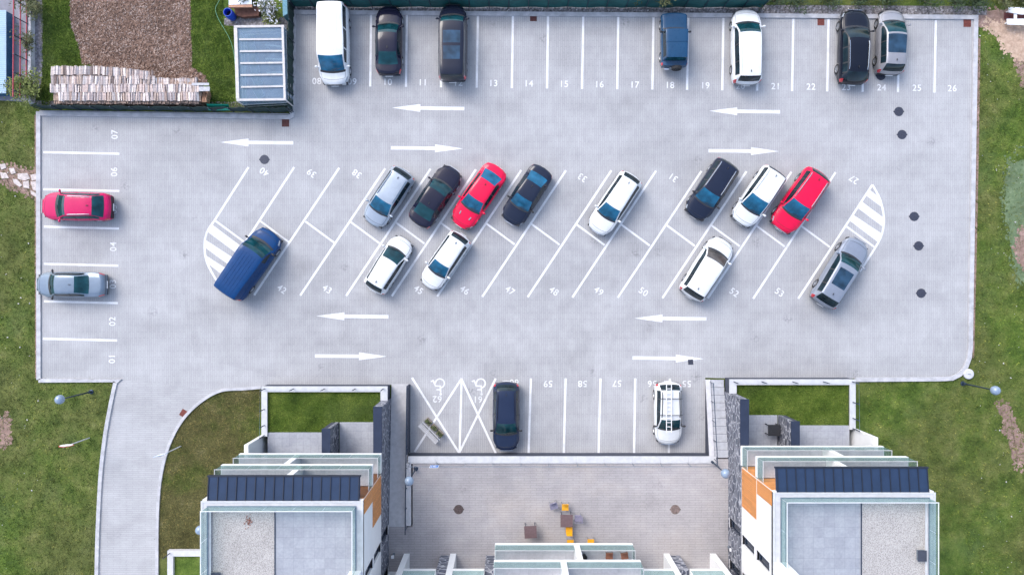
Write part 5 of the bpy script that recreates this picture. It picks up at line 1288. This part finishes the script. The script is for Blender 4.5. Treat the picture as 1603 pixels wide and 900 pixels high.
# ------------------------------------------------------------------ grass blades
hard = [np.array(p) for p in (lot_px, drive_poly, garden, [(-100,-100),(66,-100),(66,160),(-100,156)], [(450,-100),(1545,-100),(1545,24),(450,20)], [(56,156),(460,160),(460,188),(56,184)],
        [(399,604),(1352,590),(1352,1200),(399,1200)], [(240,866),(420,866),(420,1200),(240,1200)], [(1340,842),(1512,842),(1512,1200),(1340,1200)], [(1548,30),(1660,30),(1660,98),(1575,98)], [(1528,10),(1660,10),(1660,44),(1528,44)])]
def blades(name, n, x0,x1,y0,y1, inc, exc, mat, label, z=-.03, h=(.04,.10), thin=None):
    xs = rng.uniform(x0,x1,n); ys = rng.uniform(y0,y1,n); k = np.ones(n,bool) if inc is None else inpoly(inc,xs,ys)
    for e in exc: k &= ~inpoly([tuple(q) for q in e], xs, ys)
    if thin is not None:
        for p, keep in thin: k &= ~(inpoly(p,xs,ys) & (rng.random(n) > keep))
    xs, ys = xs[k], ys[k]; f = (CAMH-z)/CAMH/S; X = (xs-CX)*f; Y = (CY-ys)*f; n = len(X); nb = 3
    V = np.zeros((n,nb,3,3)); 
    for b in range(nb):
        a = rng.uniform(0,2*np.pi,n); w = rng.uniform(.012,.032,n); hh = rng.uniform(*h,n); ln = rng.uniform(.03,.11,n); ox = rng.normal(0,.05,n); oy = rng.normal(0,.05,n)
        V[:,b,0] = np.stack([X+ox-np.sin(a)*w, Y+oy+np.cos(a)*w, np.full(n,z)],1); V[:,b,1] = np.stack([X+ox+np.sin(a)*w, Y+oy-np.cos(a)*w, np.full(n,z)],1)
        V[:,b,2] = np.stack([X+ox+np.cos(a)*ln, Y+oy+np.sin(a)*ln, z+hh],1)
    V = V.reshape(-1,3); nt = len(V)//3; me = bpy.data.meshes.new(name); me.vertices.add(len(V)); me.vertices.foreach_set('co', V.ravel()); me.loops.add(nt*3); me.loops.foreach_set('vertex_index', np.arange(nt*3,dtype=np.int32))
    me.polygons.add(nt); me.polygons.foreach_set('loop_start', np.arange(0,nt*3,3,dtype=np.int32)); me.update(calc_edges=True)
    tone = np.repeat(rng.uniform(.65,1.55,n), nb*3); col = np.ones((len(V),4),np.float32); dry = np.repeat(rng.random(n) < .06, nb*3)
    col[:,0] = tone; col[:,1] = tone; col[:,2] = tone*.95; col[dry,:3] = [2.6,2.2,2.0]
    at = me.color_attributes.new('tone','FLOAT_COLOR','POINT'); at.data.foreach_set('color', col.ravel()); me.materials.append(mat)
    o = link(bpy.data.objects.new(name, me)); o['kind'] = 'stuff'; o['label'] = label
blades('grass', 150000, -60,1665,-40,945, None, hard+[np.array(LAWN_PX)], M_GRASSB, 'rough meadow grass round the car park', thin=[(MOSS,.30)])
blades('grass', 26000, 246,412,606,874, LAWN_PX, [], M_LAWNB, 'dry brownish lawn between the drive and the left block', z=-.024, h=(.03,.07))
blades('grass', 42000, 66,455,-20,168, garden, [np.array(bed),np.array([(366,40),(450,40),(450,160),(366,160)]),np.array([(350,-30),(452,-30),(452,41),(350,41)]),np.array([(78,100),(326,125),(326,170),(78,170)])], M_GARDB, 'lush garden lawn round the vegetable bed', z=-.022)
for U_, V_, yf in ((UL,VL,695),(UR,VR,684)):
    q = lambda u,v: (U_(u)/((CAMH-(Z0-.15))/CAMH/S)+CX, CY-V_(v)/((CAMH-(Z0-.15))/CAMH/S))
    poly = [q(12.5,-82),q(189.5,-82),q(189.5,-18.5),q(78,-18.5),q(78,-34.5),q(12.5,-34.5)]
    xs_ = [p[0] for p in poly]; ys3 = [p[1] for p in poly]
    blades('grass', 26000, min(xs_),max(xs_),min(ys3),max(ys3), poly, [], M_GARDB, 'short grass in the raised terrace garden', z=Z0-.15, h=(.03,.07))
# pale pebbles and petals strewn over the grass and verge
pb = MB()
for k in range(230):
    r_ = random.random()
    if r_ < .35: px, py = random.uniform(1524,1600), random.uniform(40,900)
    elif r_ < .6: px, py = random.uniform(2,60), random.uniform(185,900)
    else: px, py = random.uniform(465,1540), random.uniform(13,18.5)
    x, y = W(px,py); s_ = random.choice((.02,.025,.03,.035,.06)); pb.obox((x,y,.0+s_*.2),(s_*1.5,s_,s_*.7),m=Matrix.Rotation(random.uniform(0,3),3,'Z')@Matrix.Rotation(random.uniform(-.5,.5),3,'X'))
o = part(pb,'pebbles',plain('pale_pebble',(.52,.50,.48),.85,var=.35,scale=2),None,True,kind='stuff'); o['label'] = 'pale pebbles strewn over grass and verge'
